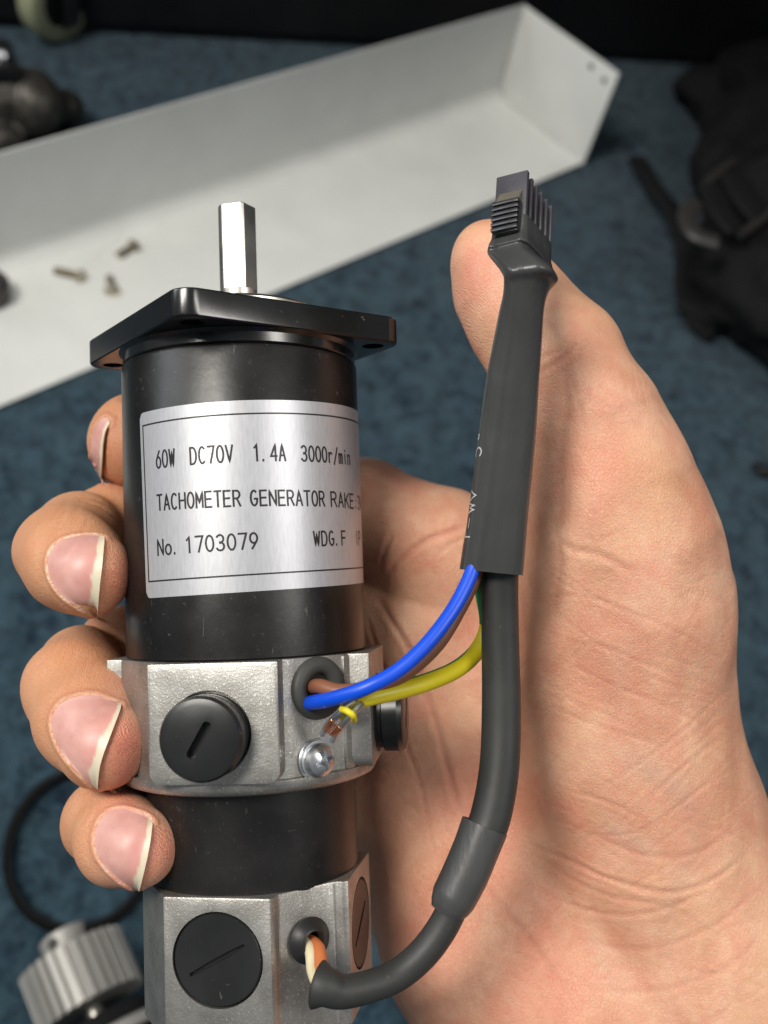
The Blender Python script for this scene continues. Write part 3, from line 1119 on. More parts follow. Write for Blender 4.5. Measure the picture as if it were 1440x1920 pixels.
# fingers (from the palm, round behind the motor, to the tips in front on the left)
idx = Field().chain([(810, 1030, 24.9, 118), (680, 962, 25.6, 100), (470, 900, 26.6, 82), (330, 862, 26.2, 78), (266, 838, 25.2, 82)], .3)
idx.chain([(262, 834, 25.0, 88), (254, 827, 24.1, 86)], .25)
mid_ = Field().chain([(780, 1180, 25.2, 110), (640, 1130, 26.2, 95), (430, 1050, 26.8, 88), (260, 1000, 25.3, 80), (205, 985, 24.0, 76)], .3)
mid_.chain([(150, 1000, 22.8, 80), (119, 1030, 21.9, 84), (138, 1055, 21.3, 91), (168, 1078, 20.6, 80)], .25)
rin = Field().chain([(770, 1350, 25.2, 108), (640, 1310, 26.2, 95), (430, 1250, 26.8, 88), (290, 1215, 25.2, 80), (225, 1215, 24.0, 78)], .3)
rin.chain([(150, 1245, 22.6, 74), (140, 1290, 21.5, 90), (168, 1350, 20.7, 97), (196, 1398, 20.0, 84)], .25)
pin = Field().chain([(760, 1510, 24.9, 100), (650, 1500, 25.8, 85), (450, 1460, 26.2, 74), (330, 1480, 24.8, 68), (280, 1490, 23.4, 68)], .25)
pin.chain([(225, 1515, 21.8, 74), (197, 1542, 20.8, 78), (226, 1572, 20.0, 82), (256, 1588, 19.6, 76)], .22)
# thumb
th = Field().chain([(923, 492, 22.2, 80), (944, 540, 22.2, 93), (985, 602, 22.1, 102), (1040, 668, 21.9, 116)], .3)
th.chain([(1052, 690, 21.9, 118), (1100, 790, 21.9, 126), (1142, 905, 22.0, 150), (1163, 1010, 22.2, 172), (1180, 1120, 22.5, 186)], .45)
# palm
pa = Field()
pa.chain([(1172, 1120, 22.6, 180), (1168, 1270, 22.9, 190), (1184, 1420, 23.2, 198), (1232, 1580, 23.6, 206), (1310, 1780, 23.8, 240), (1520, 2150, 23.6, 285), (1800, 2700, 22.6, 330)], .8, (np.array([.25, .1, .96]), 1.12))
pa.chain([(810, 1040, 25.3, 116), (800, 1200, 25.5, 120), (800, 1360, 25.5, 120), (810, 1500, 25.3, 120), (860, 1640, 25.0, 160), (925, 1745, 24.7, 208), (1100, 1900, 24.5, 250), (1330, 2150, 24.2, 280), (1700, 2700, 23.2, 330)], .8)
pa.chain([(1000, 1150, 25.3, 150), (980, 1300, 25.5, 150), (990, 1450, 25.4, 160), (1060, 1620, 25.2, 190), (1200, 1850, 24.8, 230)], 1.0)
pa.chain([(900, 1060, 25.2, 105), (1010, 1060, 24.6, 110), (1080, 1040, 23.8, 118)], .9)
fld = smin(smin(idx.f, mid_.f, .08), smin(rin.f, pin.f, .08), .08)
pt = smin(pa.f, th.f, .7)
# fingers melt into the palm only near their roots
kk = np.clip((gx - (-1.5)) / 2.0, 0, 1)[:, None, None].astype(np.float32) * .55 + .06
fld = smin(fld, pt, kk).astype(np.float32)
del idx, mid_, rin, pin, th, pa, pt, kk


def samp(p):
    """trilinear sample and gradient of the field at points p (N,3)"""
    q = (np.asarray(p) - LOB) / VX
    q = np.clip(q, 0, np.array(SH) - 1.001)
    i = q.astype(int); t = q - i
    c_ = {}
    for a in (0, 1):
        for b2 in (0, 1):
            for c2 in (0, 1):
                c_[a, b2, c2] = fld[i[:, 0] + a, i[:, 1] + b2, i[:, 2] + c2]
    tx, ty, tz = t.T
    def lerp(a, b2, t_): return a + (b2 - a) * t_
    x00 = lerp(c_[0, 0, 0], c_[1, 0, 0], tx); x10 = lerp(c_[0, 1, 0], c_[1, 1, 0], tx)
    x01 = lerp(c_[0, 0, 1], c_[1, 0, 1], tx); x11 = lerp(c_[0, 1, 1], c_[1, 1, 1], tx)
    return lerp(lerp(x00, x10, ty), lerp(x01, x11, ty), tz)


def grad(p, e=.09):
    p = np.asarray(p, float)
    g = np.stack([samp(p + e * np.eye(3)[i]) - samp(p - e * np.eye(3)[i]) for i in range(3)], 1)
    return g / (np.linalg.norm(g, axis=1)[:, None] + 1e-9)


def cast(pxs):
    """sight lines through photo pixels onto the skin; near misses take the closest point"""
    pxs = np.asarray(pxs, float)
    ray = np.stack([(pxs[:, 0] - 720) / F, (960 - pxs[:, 1]) / F, -np.ones(len(pxs))], 1)
    d = np.full(len(pxs), 17.3)
    best = np.full(len(pxs), 9.0); bd = d.copy()
    hit = np.zeros(len(pxs), bool)
    for _ in range(400):
        p = ray * d[:, None]
        s = samp(p)
        bm_ = (~hit) & (s < best)
        best = np.where(bm_, s, best); bd = np.where(bm_, d, bd)
        hit |= s < .004
        d = np.where(hit, d, d + np.clip(s * .7, .006, .3))
        if hit.all() or (d[~hit] > 28).all(): break
    d = np.where(hit, d, bd)
    p = ray * d[:, None]
    n_ = grad(p)
    p = p - n_ * samp(p)[:, None]
    return p, n_, hit


def surface_nets():
    S = fld < 0
    cnt = np.zeros((SH[0] - 1, SH[1] - 1, SH[2] - 1), np.int8)
    for a in (0, 1):
        for b2 in (0, 1):
            for c2 in (0, 1):
                cnt += S[a:SH[0] - 1 + a, b2:SH[1] - 1 + b2, c2:SH[2] - 1 + c2]
    act = np.argwhere((cnt > 0) & (cnt < 8))
    index = np.full(cnt.shape, -1, np.int32)
    index[tuple(act.T)] = np.arange(len(act))
    acc = np.zeros((len(act), 3)); num = np.zeros(len(act))
    cor = [(a, b2, c2) for a in (0, 1) for b2 in (0, 1) for c2 in (0, 1)]
    for p in cor:
        for ax in range(3):
            if p[ax]: continue
            q = list(p); q[ax] = 1
            f0 = fld[act[:, 0] + p[0], act[:, 1] + p[1], act[:, 2] + p[2]]
            f1 = fld[act[:, 0] + q[0], act[:, 1] + q[1], act[:, 2] + q[2]]
            m_ = (f0 < 0) != (f1 < 0)
            t = np.where(m_, f0 / (f0 - f1 + 1e-12), 0)
            pos = np.tile(np.array(p, float), (len(act), 1)); pos[:, ax] += t
            acc[m_] += pos[m_]; num[m_] += 1
    V = (act + acc / num[:, None]) * VX + LOB
    quads = []
    for ax in range(3):
        u_, v_ = (ax + 1) % 3, (ax + 2) % 3
        n0 = [SH[0], SH[1], SH[2]]
        s0 = [slice(1, -1)] * 3; s1 = [slice(1, -1)] * 3
        s0[ax] = slice(0, -1); s1[ax] = slice(1, None)
        A_ = S[tuple(s0)]; B_ = S[tuple(s1)]
        ch = np.argwhere(A_ != B_)
        sgn = A_[tuple(ch.T)]
        ch = ch + 1; ch[:, ax] -= 1
        def cell(du, dv):
            c_ = ch.copy(); c_[:, u_] += du; c_[:, v_] += dv
            return index[tuple(c_.T)]
        q = np.stack([cell(-1, -1), cell(0, -1), cell(0, 0), cell(-1, 0)], 1)
        q[~sgn] = q[~sgn][:, ::-1]
        quads.append(q)
    Q = np.concatenate(quads)
    Q = Q[(Q >= 0).all(1)]
    return V, Q


HV, HQ = surface_nets()
for _ in range(2):                       # onto the true surface
    HV = HV - grad(HV) * samp(HV)[:, None] * .9
HN = grad(HV)
print('hand verts', len(HV))


def seg_dist(Pts, poly, idxs=None):
    """distance of each point to a polyline and the parameter along it"""
    best = np.full(len(Pts), 1e9); par = np.zeros(len(Pts))
    m_ = len(poly) - 1
    for i in range(m_):
        a, b_ = poly[i], poly[i + 1]
        ba = b_ - a
        h = np.clip((Pts - a).dot(ba) / (ba.dot(ba) + 1e-9), 0, 1)
        d = np.linalg.norm(Pts - a - h[:, None] * ba, axis=1)
        k = d < best
        best = np.where(k, d, best); par = np.where(k, (i + h) / m_, par)
    return best, par


def near(poly, r):
    lo = poly.min(0) - r; hi = poly.max(0) + r
    return np.where(((HV > lo) & (HV < hi)).all(1))[0]


disp = np.zeros(len(HV)); A_crease = np.zeros(len(HV)); A_red = np.zeros(len(HV)); A_tan = np.zeros(len(HV)); A_dry = np.zeros(len(HV))
A_ridge = np.ones(len(HV)) * .25


def smooth_px(px, sub=6):
    return catmull([np.array(p, float) for p in px], sub)


def crease(px, depth, width, col=.5, both=True):
    width *= .72; depth *= .5; col *= .58
    pl, _, hit = cast(smooth_px(px))
    if hit.sum() < 3: return
    pl = pl[hit]
    ix = near(pl, width * 4)
    d, t = seg_dist(HV[ix], pl)
    fade = np.clip(np.minimum(t, 1 - t) * 5 + .15, 0, 1)
    g = np.exp(-(d / width) ** 2)
    disp[ix] -= depth * g * fade
    disp[ix] += depth * .35 * np.exp(-((d - width * 2) / (width * 1.2)) ** 2) * fade
    A_crease[ix] = np.maximum(A_crease[ix], col * np.exp(-(d / (width * .9)) ** 2) * fade)


def blob(px, py, r, arr, amt, d=None):
    p, _, hit = cast([(px, py)])
    q = np.linalg.norm(HV - p[0], axis=1)
    arr[:] = np.maximum(arr, amt * np.exp(-(q / r) ** 2))


def relief(px, r, amt):
    """broad soft swelling (or hollow) along a line"""
    pl, _, hit = cast(smooth_px(px))
    ix = near(pl, r * 2.5)
    d, t = seg_dist(HV[ix], pl)
    fade = np.clip(np.minimum(t, 1 - t) * 3 + .1, 0, 1)
    disp[ix] += amt * np.exp(-(d / r) ** 2) * fade


# main lines of the palm
crease([(706, 1116), (735, 1165), (768, 1219), (795, 1285), (817, 1349), (850, 1479), (868, 1528)], .085, .10, .75)
crease([(738, 1320), (763, 1403), (790, 1479), (812, 1587)], .035, .08, .45)
crease([(690, 1160), (712, 1230), (735, 1300), (748, 1360)], .05, .09, .5)
crease([(890, 1640), (904, 1652), (942, 1701), (1007, 1777), (1082, 1885)], .05, .11, .55)
crease([(877, 985), (840, 997), (795, 1014), (747, 1052), (715, 1100)], .075, .10, .7)
crease([(735, 1000), (722, 1030), (709, 1065)], .05, .09, .5)
crease([(875, 1005), (845, 1020), (815, 1045)], .03, .07, .35)
# thumb joints and flexor fold
crease([(1012, 700), (1040, 682), (1068, 660), (1080, 640)], .05, .08, .5)
crease([(1012, 672), (1035, 662), (1055, 655)], .03, .06, .4)
relief([(1066, 650), (1062, 759), (1046, 867), (1036, 965), (1045, 1010)], .32, -.14)
crease([(1066, 655), (1061, 759), (1046, 867), (1039, 950)], .04, .13, .45)
crease([(1045, 1010), (1075, 1030), (1110, 1037), (1160, 1056), (1190, 1080)], .045, .10, .5)
crease([(1045, 1010), (1052, 1060), (1046, 1110), (1035, 1160)], .03, .12, .35)
relief([(1120, 640), (1150, 720), (1180, 800)], .5, .05)
# thenar skin folds
thl = [[(1010, 1130), (1082, 1116), (1175, 1143), (1283, 1192), (1355, 1241)], [(1082, 1203), (1142, 1215), (1202, 1241), (1310, 1284)],
       [(1039, 1230), (1147, 1284), (1256, 1327), (1360, 1382)], [(1020, 1320), (1090, 1350), (1180, 1380), (1260, 1405)],
       [(1060, 1480), (1130, 1500), (1220, 1540)], [(1386, 1360), (1283, 1436), (1220, 1500), (1175, 1566)], [(1370, 1290), (1280, 1370), (1200, 1430), (1120, 1480)],
       [(1350, 1450), (1260, 1520), (1190, 1560), (1090, 1570)]]
for q in thl: crease(q, .022, .06, .32)
# wrist creases
for q, dp in (([(990, 1582), (1072, 1615), (1147, 1647), (1256, 1671), (1337, 1647), (1400, 1600)], .05), ([(1034, 1680), (1131, 1712), (1229, 1707), (1330, 1670)], .035),
              ([(1010, 1610), (1080, 1650), (1150, 1680), (1250, 1695)], .03), ([(1100, 1560), (1200, 1600), (1300, 1600), (1390, 1550)], .025),
              ([(1080, 1760), (1200, 1780), (1330, 1740), (1430, 1660)], .025), ([(1050, 1840), (1200, 1860), (1350, 1820), (1440, 1740)], .02)):
    crease(q, dp, .085, .4)
# a web of fine lines over thenar and wrist
r_ = random.Random(11)
for _ in range(150):
    x, y = r_.uniform(930, 1420), r_.uniform(1040, 1900)
    an = r_.choice([18, 24, 30, -42, -50, -35]) + r_.uniform(-12, 12)
    L = r_.uniform(40, 130)
    c_, s_ = math.cos(math.radians(an)), math.sin(math.radians(an))
    bend = r_.uniform(-.12, .12) * L
    crease([(x - c_ * L, y - s_ * L), (x + s_ * bend, y - c_ * bend), (x + c_ * L, y + s_ * L)], r_.uniform(.006, .016), .055, r_.uniform(.05, .18))
for _ in range(60):
    x, y = r_.uniform(1020, 1250), r_.uniform(640, 1040)
    an = r_.choice([75, 85, 68, 20, 15]) + r_.uniform(-10, 10)
    L = r_.uniform(25, 80)
    c_, s_ = math.cos(math.radians(an)), math.sin(math.radians(an))
    crease([(x - c_ * L, y - s_ * L), (x, y), (x + c_ * L, y + s_ * L)], r_.uniform(.004, .010), .05, r_.uniform(.05, .15))
for _ in range(40):
    x, y = r_.uniform(700, 900), r_.uniform(1000, 1850)
    an = r_.choice([60, 70, 50, -30]) + r_.uniform(-12, 12)
    L = r_.uniform(25, 70)
    c_, s_ = math.cos(math.radians(an)), math.sin(math.radians(an))
    crease([(x - c_ * L, y - s_ * L), (x, y), (x + c_ * L, y + s_ * L)], r_.uniform(.004, .012), .05, r_.uniform(.05, .15))
# finger joint folds on the left
crease([(150, 938), (175, 946), (200, 960), (228, 982)], .05, .07, .45)
crease([(140, 930), (165, 934), (190, 940)], .03, .06, .3)
crease([(170, 1208), (195, 1212), (215, 1222)], .03, .06, .35)
for q in ([(212, 760), (225, 765), (235, 772)], [(205, 775), (218, 779), (232, 786)]): crease(q, .015, .05, .2)
r_ = random.Random(5)
for (x0, y0, an, n_l, sp, L) in ((100, 960, 35, 7, 13, 46), (100, 1215, 28, 8, 13, 52), (150, 1500, 30, 6, 11, 40)):
    for i in range(n_l):
        cx_, cy_ = x0 + i * sp * .55 + r_.uniform(-3, 3), y0 + i * sp * .75 + r_.uniform(-3, 3)
        a_ = math.radians(an - 90 + r_.uniform(-8, 8))
        crease([(cx_ - L * math.cos(a_), cy_ - L * math.sin(a_)), (cx_ + 4, cy_ + 4), (cx_ + L * math.cos(a_), cy_ + L * math.sin(a_))], r_.uniform(.012, .022), .055, .25)
# colour patches
for x, y, r, a in ((1135, 880, .75, .30), (1150, 1220, 1.0, .24), (1120, 1260, .8, .22), (880, 520, .7, .45), (870, 640, .6, .3), (225, 1095, .45, .5), (240, 1400, .5, .55), (225, 1265, .5, .35),
                   (300, 1590, .5, .5), (225, 860, .45, .45), (900, 1500, 1.2, .35), (800, 1750, 1.2, .4), (930, 1640, .9, .35), (1120, 1650, .8, .2), (1010, 1860, 1.0, .3),
                   (240, 1440, .4, .5), (220, 1470, .5, .3)):
    blob(x, y, r, A_red, a)
A_tan += .6 * np.clip((-5.0 - HV[:, 0]) / .8, 0, 1)
A_red += .18 * np.clip((-4.2 - HV[:, 0]) / .8, 0, 1)
for x, y, r, a in ((1250, 900, .9, .25), (90, 1000, .8, .7), (110, 1240, .8, .75), (150, 1520, .6, .7), (185, 770, .6, .7), (1390, 1400, 1.0, .25), (740, 1620, 1.2, .2), (1150, 600, .8, .2), (900, 420, .35, .3)):
    blob(x, y, r, A_tan, a)
for x, y, r, a in ((860, 560, 1.2, 1.0), (225, 1080, .7, 1), (230, 1400, .8, 1), (290, 1580, .7, .8), (820, 1650, 2.2, 1.0), (780, 1450, 1.5, .9), (950, 1720, 1.5, .8), (950, 1850, 1.5, .7), (225, 850, .6, .6)):
    blob(x, y, r, A_ridge, a)

# slow unevenness of the flesh
ph = rng.uniform(0, 6.28, 12)
w_ = rng.normal(0, 1, (12, 3)) * np.linspace(1.2, 3.5, 12)[:, None]


def uneven(p): return sum(.012 / (1 + i * .12) * np.sin(p @ w_[i] + ph[i]) for i in range(12))


A_vein = np.zeros(len(HV))
for q, a_ in (([(1120, 1390), (1200, 1430), (1270, 1480), (1310, 1560)], .40), ([(1120, 1540), (1180, 1570), (1240, 1600)], .40), ([(1240, 1060), (1180, 1180), (1150, 1300), (1190, 1420)], .16),
              ([(1330, 1500), (1290, 1600), (1250, 1720), (1260, 1850)], .25), ([(1180, 1900), (1130, 1800), (1100, 1720)], .22)):
    pl, _, hit = cast(smooth_px(q)); ix = near(pl, .8)
    d, t = seg_dist(HV[ix], pl)
    A_vein[ix] = np.maximum(A_vein[ix], .42 * a_ * np.exp(-(d / .24) ** 2) * np.clip(np.minimum(t, 1 - t) * 4, 0, 1))
    disp[ix] += .01 * np.exp(-(d / .2) ** 2) * np.clip(np.minimum(t, 1 - t) * 4, 0, 1)
# ---- nails
NAILS = [
    dict(name='middle', prox=[(194, 1009), (166, 1004), (132, 1009), (108, 1019), (93, 1043), (92, 1069), (101, 1095), (119, 1118), (147, 1139), (176, 1157), (184, 1161)],
         free=[(194, 1009), (192, 1027), (190, 1046), (188, 1070), (185, 1097), (183, 1130), (184, 1161)],
         inner=[.93, .9], band=([0, .15, .5, .85, 1], [9, 14, 19, 20, 11])),
    dict(name='ring', prox=[(226, 1321), (212, 1318), (183, 1307), (148, 1308), (116, 1321), (101, 1344), (101, 1367), (113, 1400), (137, 1435), (166, 1467), (183, 1482)],
         free=[(226, 1321), (221, 1341), (211, 1368), (201, 1394), (193, 1416), (187, 1440), (183, 1482)],
         inner=[.93, .9], band=([0, .15, .4, .8, 1], [7, 9, 17, 22, 14])),
    dict(name='pinky', prox=[(285, 1541), (274, 1532), (253, 1524), (224, 1516), (199, 1524), (183, 1545), (177, 1572), (183, 1604), (201, 1630), (228, 1655), (259, 1673)],
         free=[(285, 1541), (282, 1558), (279, 1580), (274, 1607), (269, 1628), (264, 1648), (259, 1673)],
         inner=[.93, .9], band=([0, .15, .5, .8, 1], [9, 11, 14, 16, 10])),
    dict(name='index', prox=[(207, 795), (202, 784), (190, 789), (177, 809), (171.5, 830), (171, 850), (175, 876), (182, 897), (200, 911)],
         free=[(207, 795), (202, 811), (199, 830), (197, 850), (195, 870), (194, 889), (200, 911)],
         inner=[.93, .9], band=([0, .3, .7, 1], [7, 11, 10, 6])),
]
nail_meshes = []


def curve_at(pts, n_):
    pts = smooth_px(pts, 8)
    L = np.concatenate([[0], np.cumsum(np.linalg.norm(np.diff(pts, axis=0), axis=1))])
    q = np.linspace(0, L[-1], n_)
    return np.stack([np.interp(q, L, pts[:, i]) for i in range(2)], 1)


for nl in NAILS:
    NVn, NUn = 41, 25
    pr = curve_at(nl['prox'], NVn); fr_ = curve_at(nl['free'], NVn)
    inn = np.interp(np.linspace(0, 1, NVn), np.linspace(0, 1, len(nl['inner'])), nl['inner'])
    us = np.linspace(0, 1, NUn)
    px = np.array([[pr[j] * (1 - u) + fr_[j] * u for j in range(NVn)] for u in us])
    p, n_, hit = cast(px.reshape(-1, 2))
    p = p.reshape(NUn, NVn, 3); n_ = n_.reshape(NUn, NVn, 3)
    # even out the plate
    for _ in range(14):
        q = p.copy()
        q[1:-1, 1:-1] = (p[:-2, 1:-1] + p[2:, 1:-1] + p[1:-1, :-2] + p[1:-1, 2:]) / 4
        p = q
        g = n_.copy()
        g[1:-1] = (n_[:-2] + n_[2:] + n_[1:-1]) / 3
        g[:, 1:-1] = (g[:, :-2] + g[:, 2:] + g[:, 1:-1]) / 3
        n_ = g / np.linalg.norm(g, axis=2)[..., None]
    U = us[:, None]
    vv = np.linspace(-1, 1, NVn)[None, :]
    edge = np.clip(1 - np.abs(vv) ** 6, 0, 1)
    off = .016 + .030 * np.clip((U - .1) / .9, 0, 1) * edge + .05 * np.clip((U - .82) / .18, 0, 1) ** 1.3 * edge
    top = p + n_ * off[..., None]
    # carry the free rim on past the flesh
    fd = np.min(np.linalg.norm(px[:, :, None, :] - fr_[None, None, ::2, :], axis=3), axis=2)
    tv = np.linspace(0, 1, NVn)[None, :]
    wpx = .84 * np.interp(tv, *nl['band']) * (1 + .10 * np.sin(tv * 17) + .06 * np.sin(tv * 41))
    free = np.clip((wpx - fd) / 2.2, 0, 1)
    flush = np.clip((U - .55) / .4, 0, 1) * (1 - np.abs(vv) * .3) * .55 + 0 * vv
    bot = top - n_ * .035
    lift = uneven(p.reshape(-1, 3)).reshape(NUn, NVn)[..., None] * n_
    top = top + lift; bot = bot + lift
    V_ = np.concatenate([top.reshape(-1, 3), bot.reshape(-1, 3)])
    N_ = NUn * NVn
    fs = []
    for i in range(NUn - 1):
        for j in range(NVn - 1):
            a = i * NVn + j
            fs.append((a, a + 1, a + NVn + 1, a + NVn)); fs.append((N_ + a, N_ + a + NVn, N_ + a + NVn + 1, N_ + a + 1))
    per = [(0, j) for j in range(NVn)] + [(i, NVn - 1) for i in range(1, NUn)] + [(NUn - 1, j) for j in range(NVn - 2, -1, -1)] + [(i, 0) for i in range(NUn - 2, 0, -1)]
    for (i0, j0), (i1, j1) in zip(per, per[1:] + per[:1]):
        a, b_ = i0 * NVn + j0, i1 * NVn + j1
        fs.append((a, N_ + a, N_ + b_, b_))
    nail_meshes.append((V_, fs, np.concatenate([free.reshape(-1)] * 2), np.concatenate([flush.reshape(-1)] * 2)))
    # skin: sunk bed under the plate, raised fold round it, dry cuticle
    rim = p[0]
    ix = near(p.reshape(-1, 3), .4)
    d, t = seg_dist(HV[ix], rim[::2])
    dn = np.min(np.linalg.norm(HV[ix][:, None, :] - p[::3, ::4].reshape(-1, 3)[None], axis=2), axis=1)
    cen = p[1:].reshape(-1, 3)[::7]
    # inside test: projected pixel within outline
    pix = np.stack([720 + HV[ix][:, 0] / -HV[ix][:, 2] * F, 960 - HV[ix][:, 1] / -HV[ix][:, 2] * F], 1)
    poly = np.concatenate([pr, fr_[::-1]])
    ins = np.zeros(len(ix), bool)
    for (x0, y0), (x1, y1) in zip(poly, np.roll(poly, -1, 0)):
        c_ = ((y0 > pix[:, 1]) != (y1 > pix[:, 1]))
        with np.errstate(divide='ignore', invalid='ignore'):
            xi = (x1 - x0) * (pix[:, 1] - y0) / (y1 - y0) + x0
        ins ^= c_ & (pix[:, 0] < xi)
    ins &= dn < .35
    disp[ix] += np.where(ins, -.030, .040 * np.exp(-((d - .06) / .085) ** 2))
    A_dry[ix] = np.maximum(A_dry[ix], np.where(ins, 0, (.6 if nl['name'] == 'middle' else .25) * np.exp(-((d - .01) / .045) ** 2) * (.6 + .4 * np.sin(t * 37 + np.sin(t * 90)))) * np.where((t > .02) & (t < .9), 1, 0))
    A_crease[ix] = np.maximum(A_crease[ix], np.where(ins, 0, .35 * np.exp(-((d - .11) / .06) ** 2)))
    dfree, _ = seg_dist(HV[ix], p[-1][::2])
    disp[ix] -= .02 * np.exp(-(dfree / .05) ** 2)

disp += uneven(HV)
HVd = HV + HN * disp[:, None]

Mh = Matrix.Translation(wp(1100, 1500, 23.5)) @ Matrix.Rotation(0, 4, 'Z')
person = empty('person', Mh, 'bare hand reaching in from the lower right, fingers curled round the black motor, thumb raised', 'hand')
M34 = np.array(CAM)[:3]; org = np.array(Mh.translation)


def hand_local(Vc):
    return (Vc * CM) @ M34[:, :3].T + M34[:, 3] - org


me = bpy.data.meshes.new('hand')
me.vertices.add(len(HVd)); me.vertices.foreach_set('co', hand_local(HVd).astype(np.float32).ravel())
me.loops.add(HQ.size); me.loops.foreach_set('vertex_index', HQ.astype(np.int32).ravel())
me.polygons.add(len(HQ)); me.polygons.foreach_set('loop_start', np.arange(0, HQ.size, 4, dtype=np.int32))
me.polygons.foreach_set('loop_total', np.full(len(HQ), 4, np.int32))
me.update(calc_edges=True); me.validate()
for nm, ar in (('crease', A_crease), ('red', A_red), ('tan', A_tan), ('dry', A_dry), ('ridge', A_ridge), ('vein', A_vein)):
    at_ = me.attributes.new(nm, 'FLOAT', 'POINT')
    at_.data.foreach_set('value', np.clip(ar, 0, 1).astype(np.float32))
me.materials.append(M_skin)
me.polygons.foreach_set('use_smooth', [True] * len(me.polygons))
ho = bpy.data.objects.new('hand', me); C.objects.link(ho); ho.parent = person
for V_, fs, fr2, fl2 in nail_meshes:
    me = mesh_pd(hand_local(V_), fs)
    for nm, ar in (('free', fr2), ('flush', fl2)):
        at_ = me.attributes.new(nm, 'FLOAT', 'POINT'); at_.data.foreach_set('value', ar.astype(np.float32))
    bm = bmesh.new(); bm.from_mesh(me); bmesh.ops.recalc_face_normals(bm, faces=bm.faces); bm.to_mesh(me); bm.free()
    link('fingernail', me, M_nail, person, angle=60)
del fld

# ================================================================== WHAT LIES BEHIND, ON THE FLOOR (metres, world axes)


def box_bm(bm, x0, x1, y0, y1, z0, z1, M=None):
    vs = [bm.verts.new((x, y, z)) for x in (x0, x1) for y in (y0, y1) for z in (z0, z1)]
    for q in ((0, 1, 3, 2), (4, 6, 7, 5), (0, 4, 5, 1), (2, 3, 7, 6), (0, 2, 6, 4), (1, 5, 7, 3)):
        bm.faces.new([vs[i] for i in q])
    if M is not None: bmesh.ops.transform(bm, matrix=M, verts=vs)
    return vs


def boxes(lst, bevel=.001, seg=2):
    bm = bmesh.new()
    for q in lst: box_bm(bm, *q)
    return bm_mesh(bm, bevel, seg)


# ---- white sheet-metal tray: base, tall back wall, end plate
TY = 0.95943
tray_o = Vector((-0.02315, 1.17046, 0.002))
TM = Matrix.Translation(tray_o) @ Matrix.Rotation(TY, 4, 'Z')      # local -x runs along the tray, -y towards us
tray = empty('metal_tray', TM, 'long white sheet metal tray lying open on the blue carpet behind the motor', 'tray')
TW, THh, TL = .1483, .1127, 1.3
g_ = .0015


def bent(profile, x0, x1):
    """thin bent sheet: closed profile (y,z) run along x"""
    bm = bmesh.new()
    a = [bm.verts.new((x0, y, z)) for y, z in profile]; b2 = [bm.verts.new((x1, y, z)) for y, z in profile]
    n = len(profile)
    bm.faces.new(a); bm.faces.new(b2[::-1])
    for i in range(n): bm.faces.new((a[i], b2[i], b2[(i + 1) % n], a[(i + 1) % n]))
    return bm_mesh(bm, .0003, 1)


rr = .018
out = [(-TW, 0)] + [(-rr + rr * math.sin(math.radians(t)), rr - rr * math.cos(math.radians(t))) for t in range(0, 91, 10)] + [(0, THh)]
inn = [(-g_, THh)] + [(-rr + (rr - g_) * math.sin(math.radians(t)), rr - (rr - g_) * math.cos(math.radians(t))) for t in range(90, -1, -10)] + [(-TW, g_)]
link('sheet_body', bent(out + inn, -TL, 0), M_tray, tray, angle=25)
ep = boxes([(.0005, .0022, -TW, 0, 0, THh)], .0004)
link('end_plate', ep, M_tray, tray)
M_hole = simple('dark_recess', (0.10, 0.10, 0.09), 0.7, 0, 0, 50, 0)
for yy, zz in ((-TW + .036, THh - .012), (-TW + .014, THh - .016)):
    o = lathe([(0, 0), (.0032, 0), (.0036, -.0009), (0, -.0009)], 16, Matrix.Translation((-.0003, yy, zz)) @ Matrix.Rotation(-math.pi / 2, 4, 'Y'))
    link('rivet', o, M_hole, tray)


def at_floor(px, py, z=0.0, yaw=0.0):
    p = on_plane(px, py, z)
    return Matrix.Translation(p) @ Matrix.Rotation(yaw, 4, 'Z')


# ---- loose screws in the tray
def loose_screw(px, py, yaw, L, label):
    o = empty('loose_screw', at_floor(px, py, .0065, yaw), label, 'screw', 'loose screws on the tray')
    R_ = Matrix.Rotation(math.pi / 2, 4, 'Y')
    k = L / .022
    R_ = R_ @ Matrix.Diagonal((1.35, 1.35, 1.0, 1))
    sh = [(0, 0)]
    z = 0
    while z < .018 * k:
        sh += [(.0021, z), (.0027, z + .0005), (.0021, z + .001)]; z += .001
    sh.append((0, z))
    link('shank', lathe(sh, 14, R_), M_gold, o)
    link('screw_head', lathe([(0, -.0045), (.0022, -.0045), (.0045, -.0028), (.0052, 0), (0, 0)], 24, R_), M_gold, o)
    return o


ax = TY


def img_yaw(px, py, qx, qy, z=0):
    a, b2 = on_plane(px, py, z), on_plane(qx, qy, z)
    return math.atan2(b2.y - a.y, b2.x - a.x)


loose_screw(150, 518, img_yaw(150, 518, 108, 508), .027, 'loose screw on the white tray, leftmost of three, head to the right')
loose_screw(210, 545, img_yaw(210, 545, 203, 505), .022, 'loose screw on the white tray, lowest of three, standing nearest the motor flange')
loose_screw(250, 462, img_yaw(250, 462, 212, 484), .024, 'loose screw on the white tray, highest of three, below the bend')

# ---- dark knob on the tray at the left edge
kb = empty('dark_knob', at_floor(-22, 560, .002), 'dark round knob on the white tray, cut by the left picture edge', 'knob')
link('knob_body', lathe([(0, 0), (.017, 0), (.019, .003), (.019, .018), (.015, .022), (0, .022)], 40), M_greyplastic, kb)
link('knob_stem', lathe([(0, .0221), (.007, .0221), (.007, .034), (0, .035)], 20), M_darkmetal, kb)

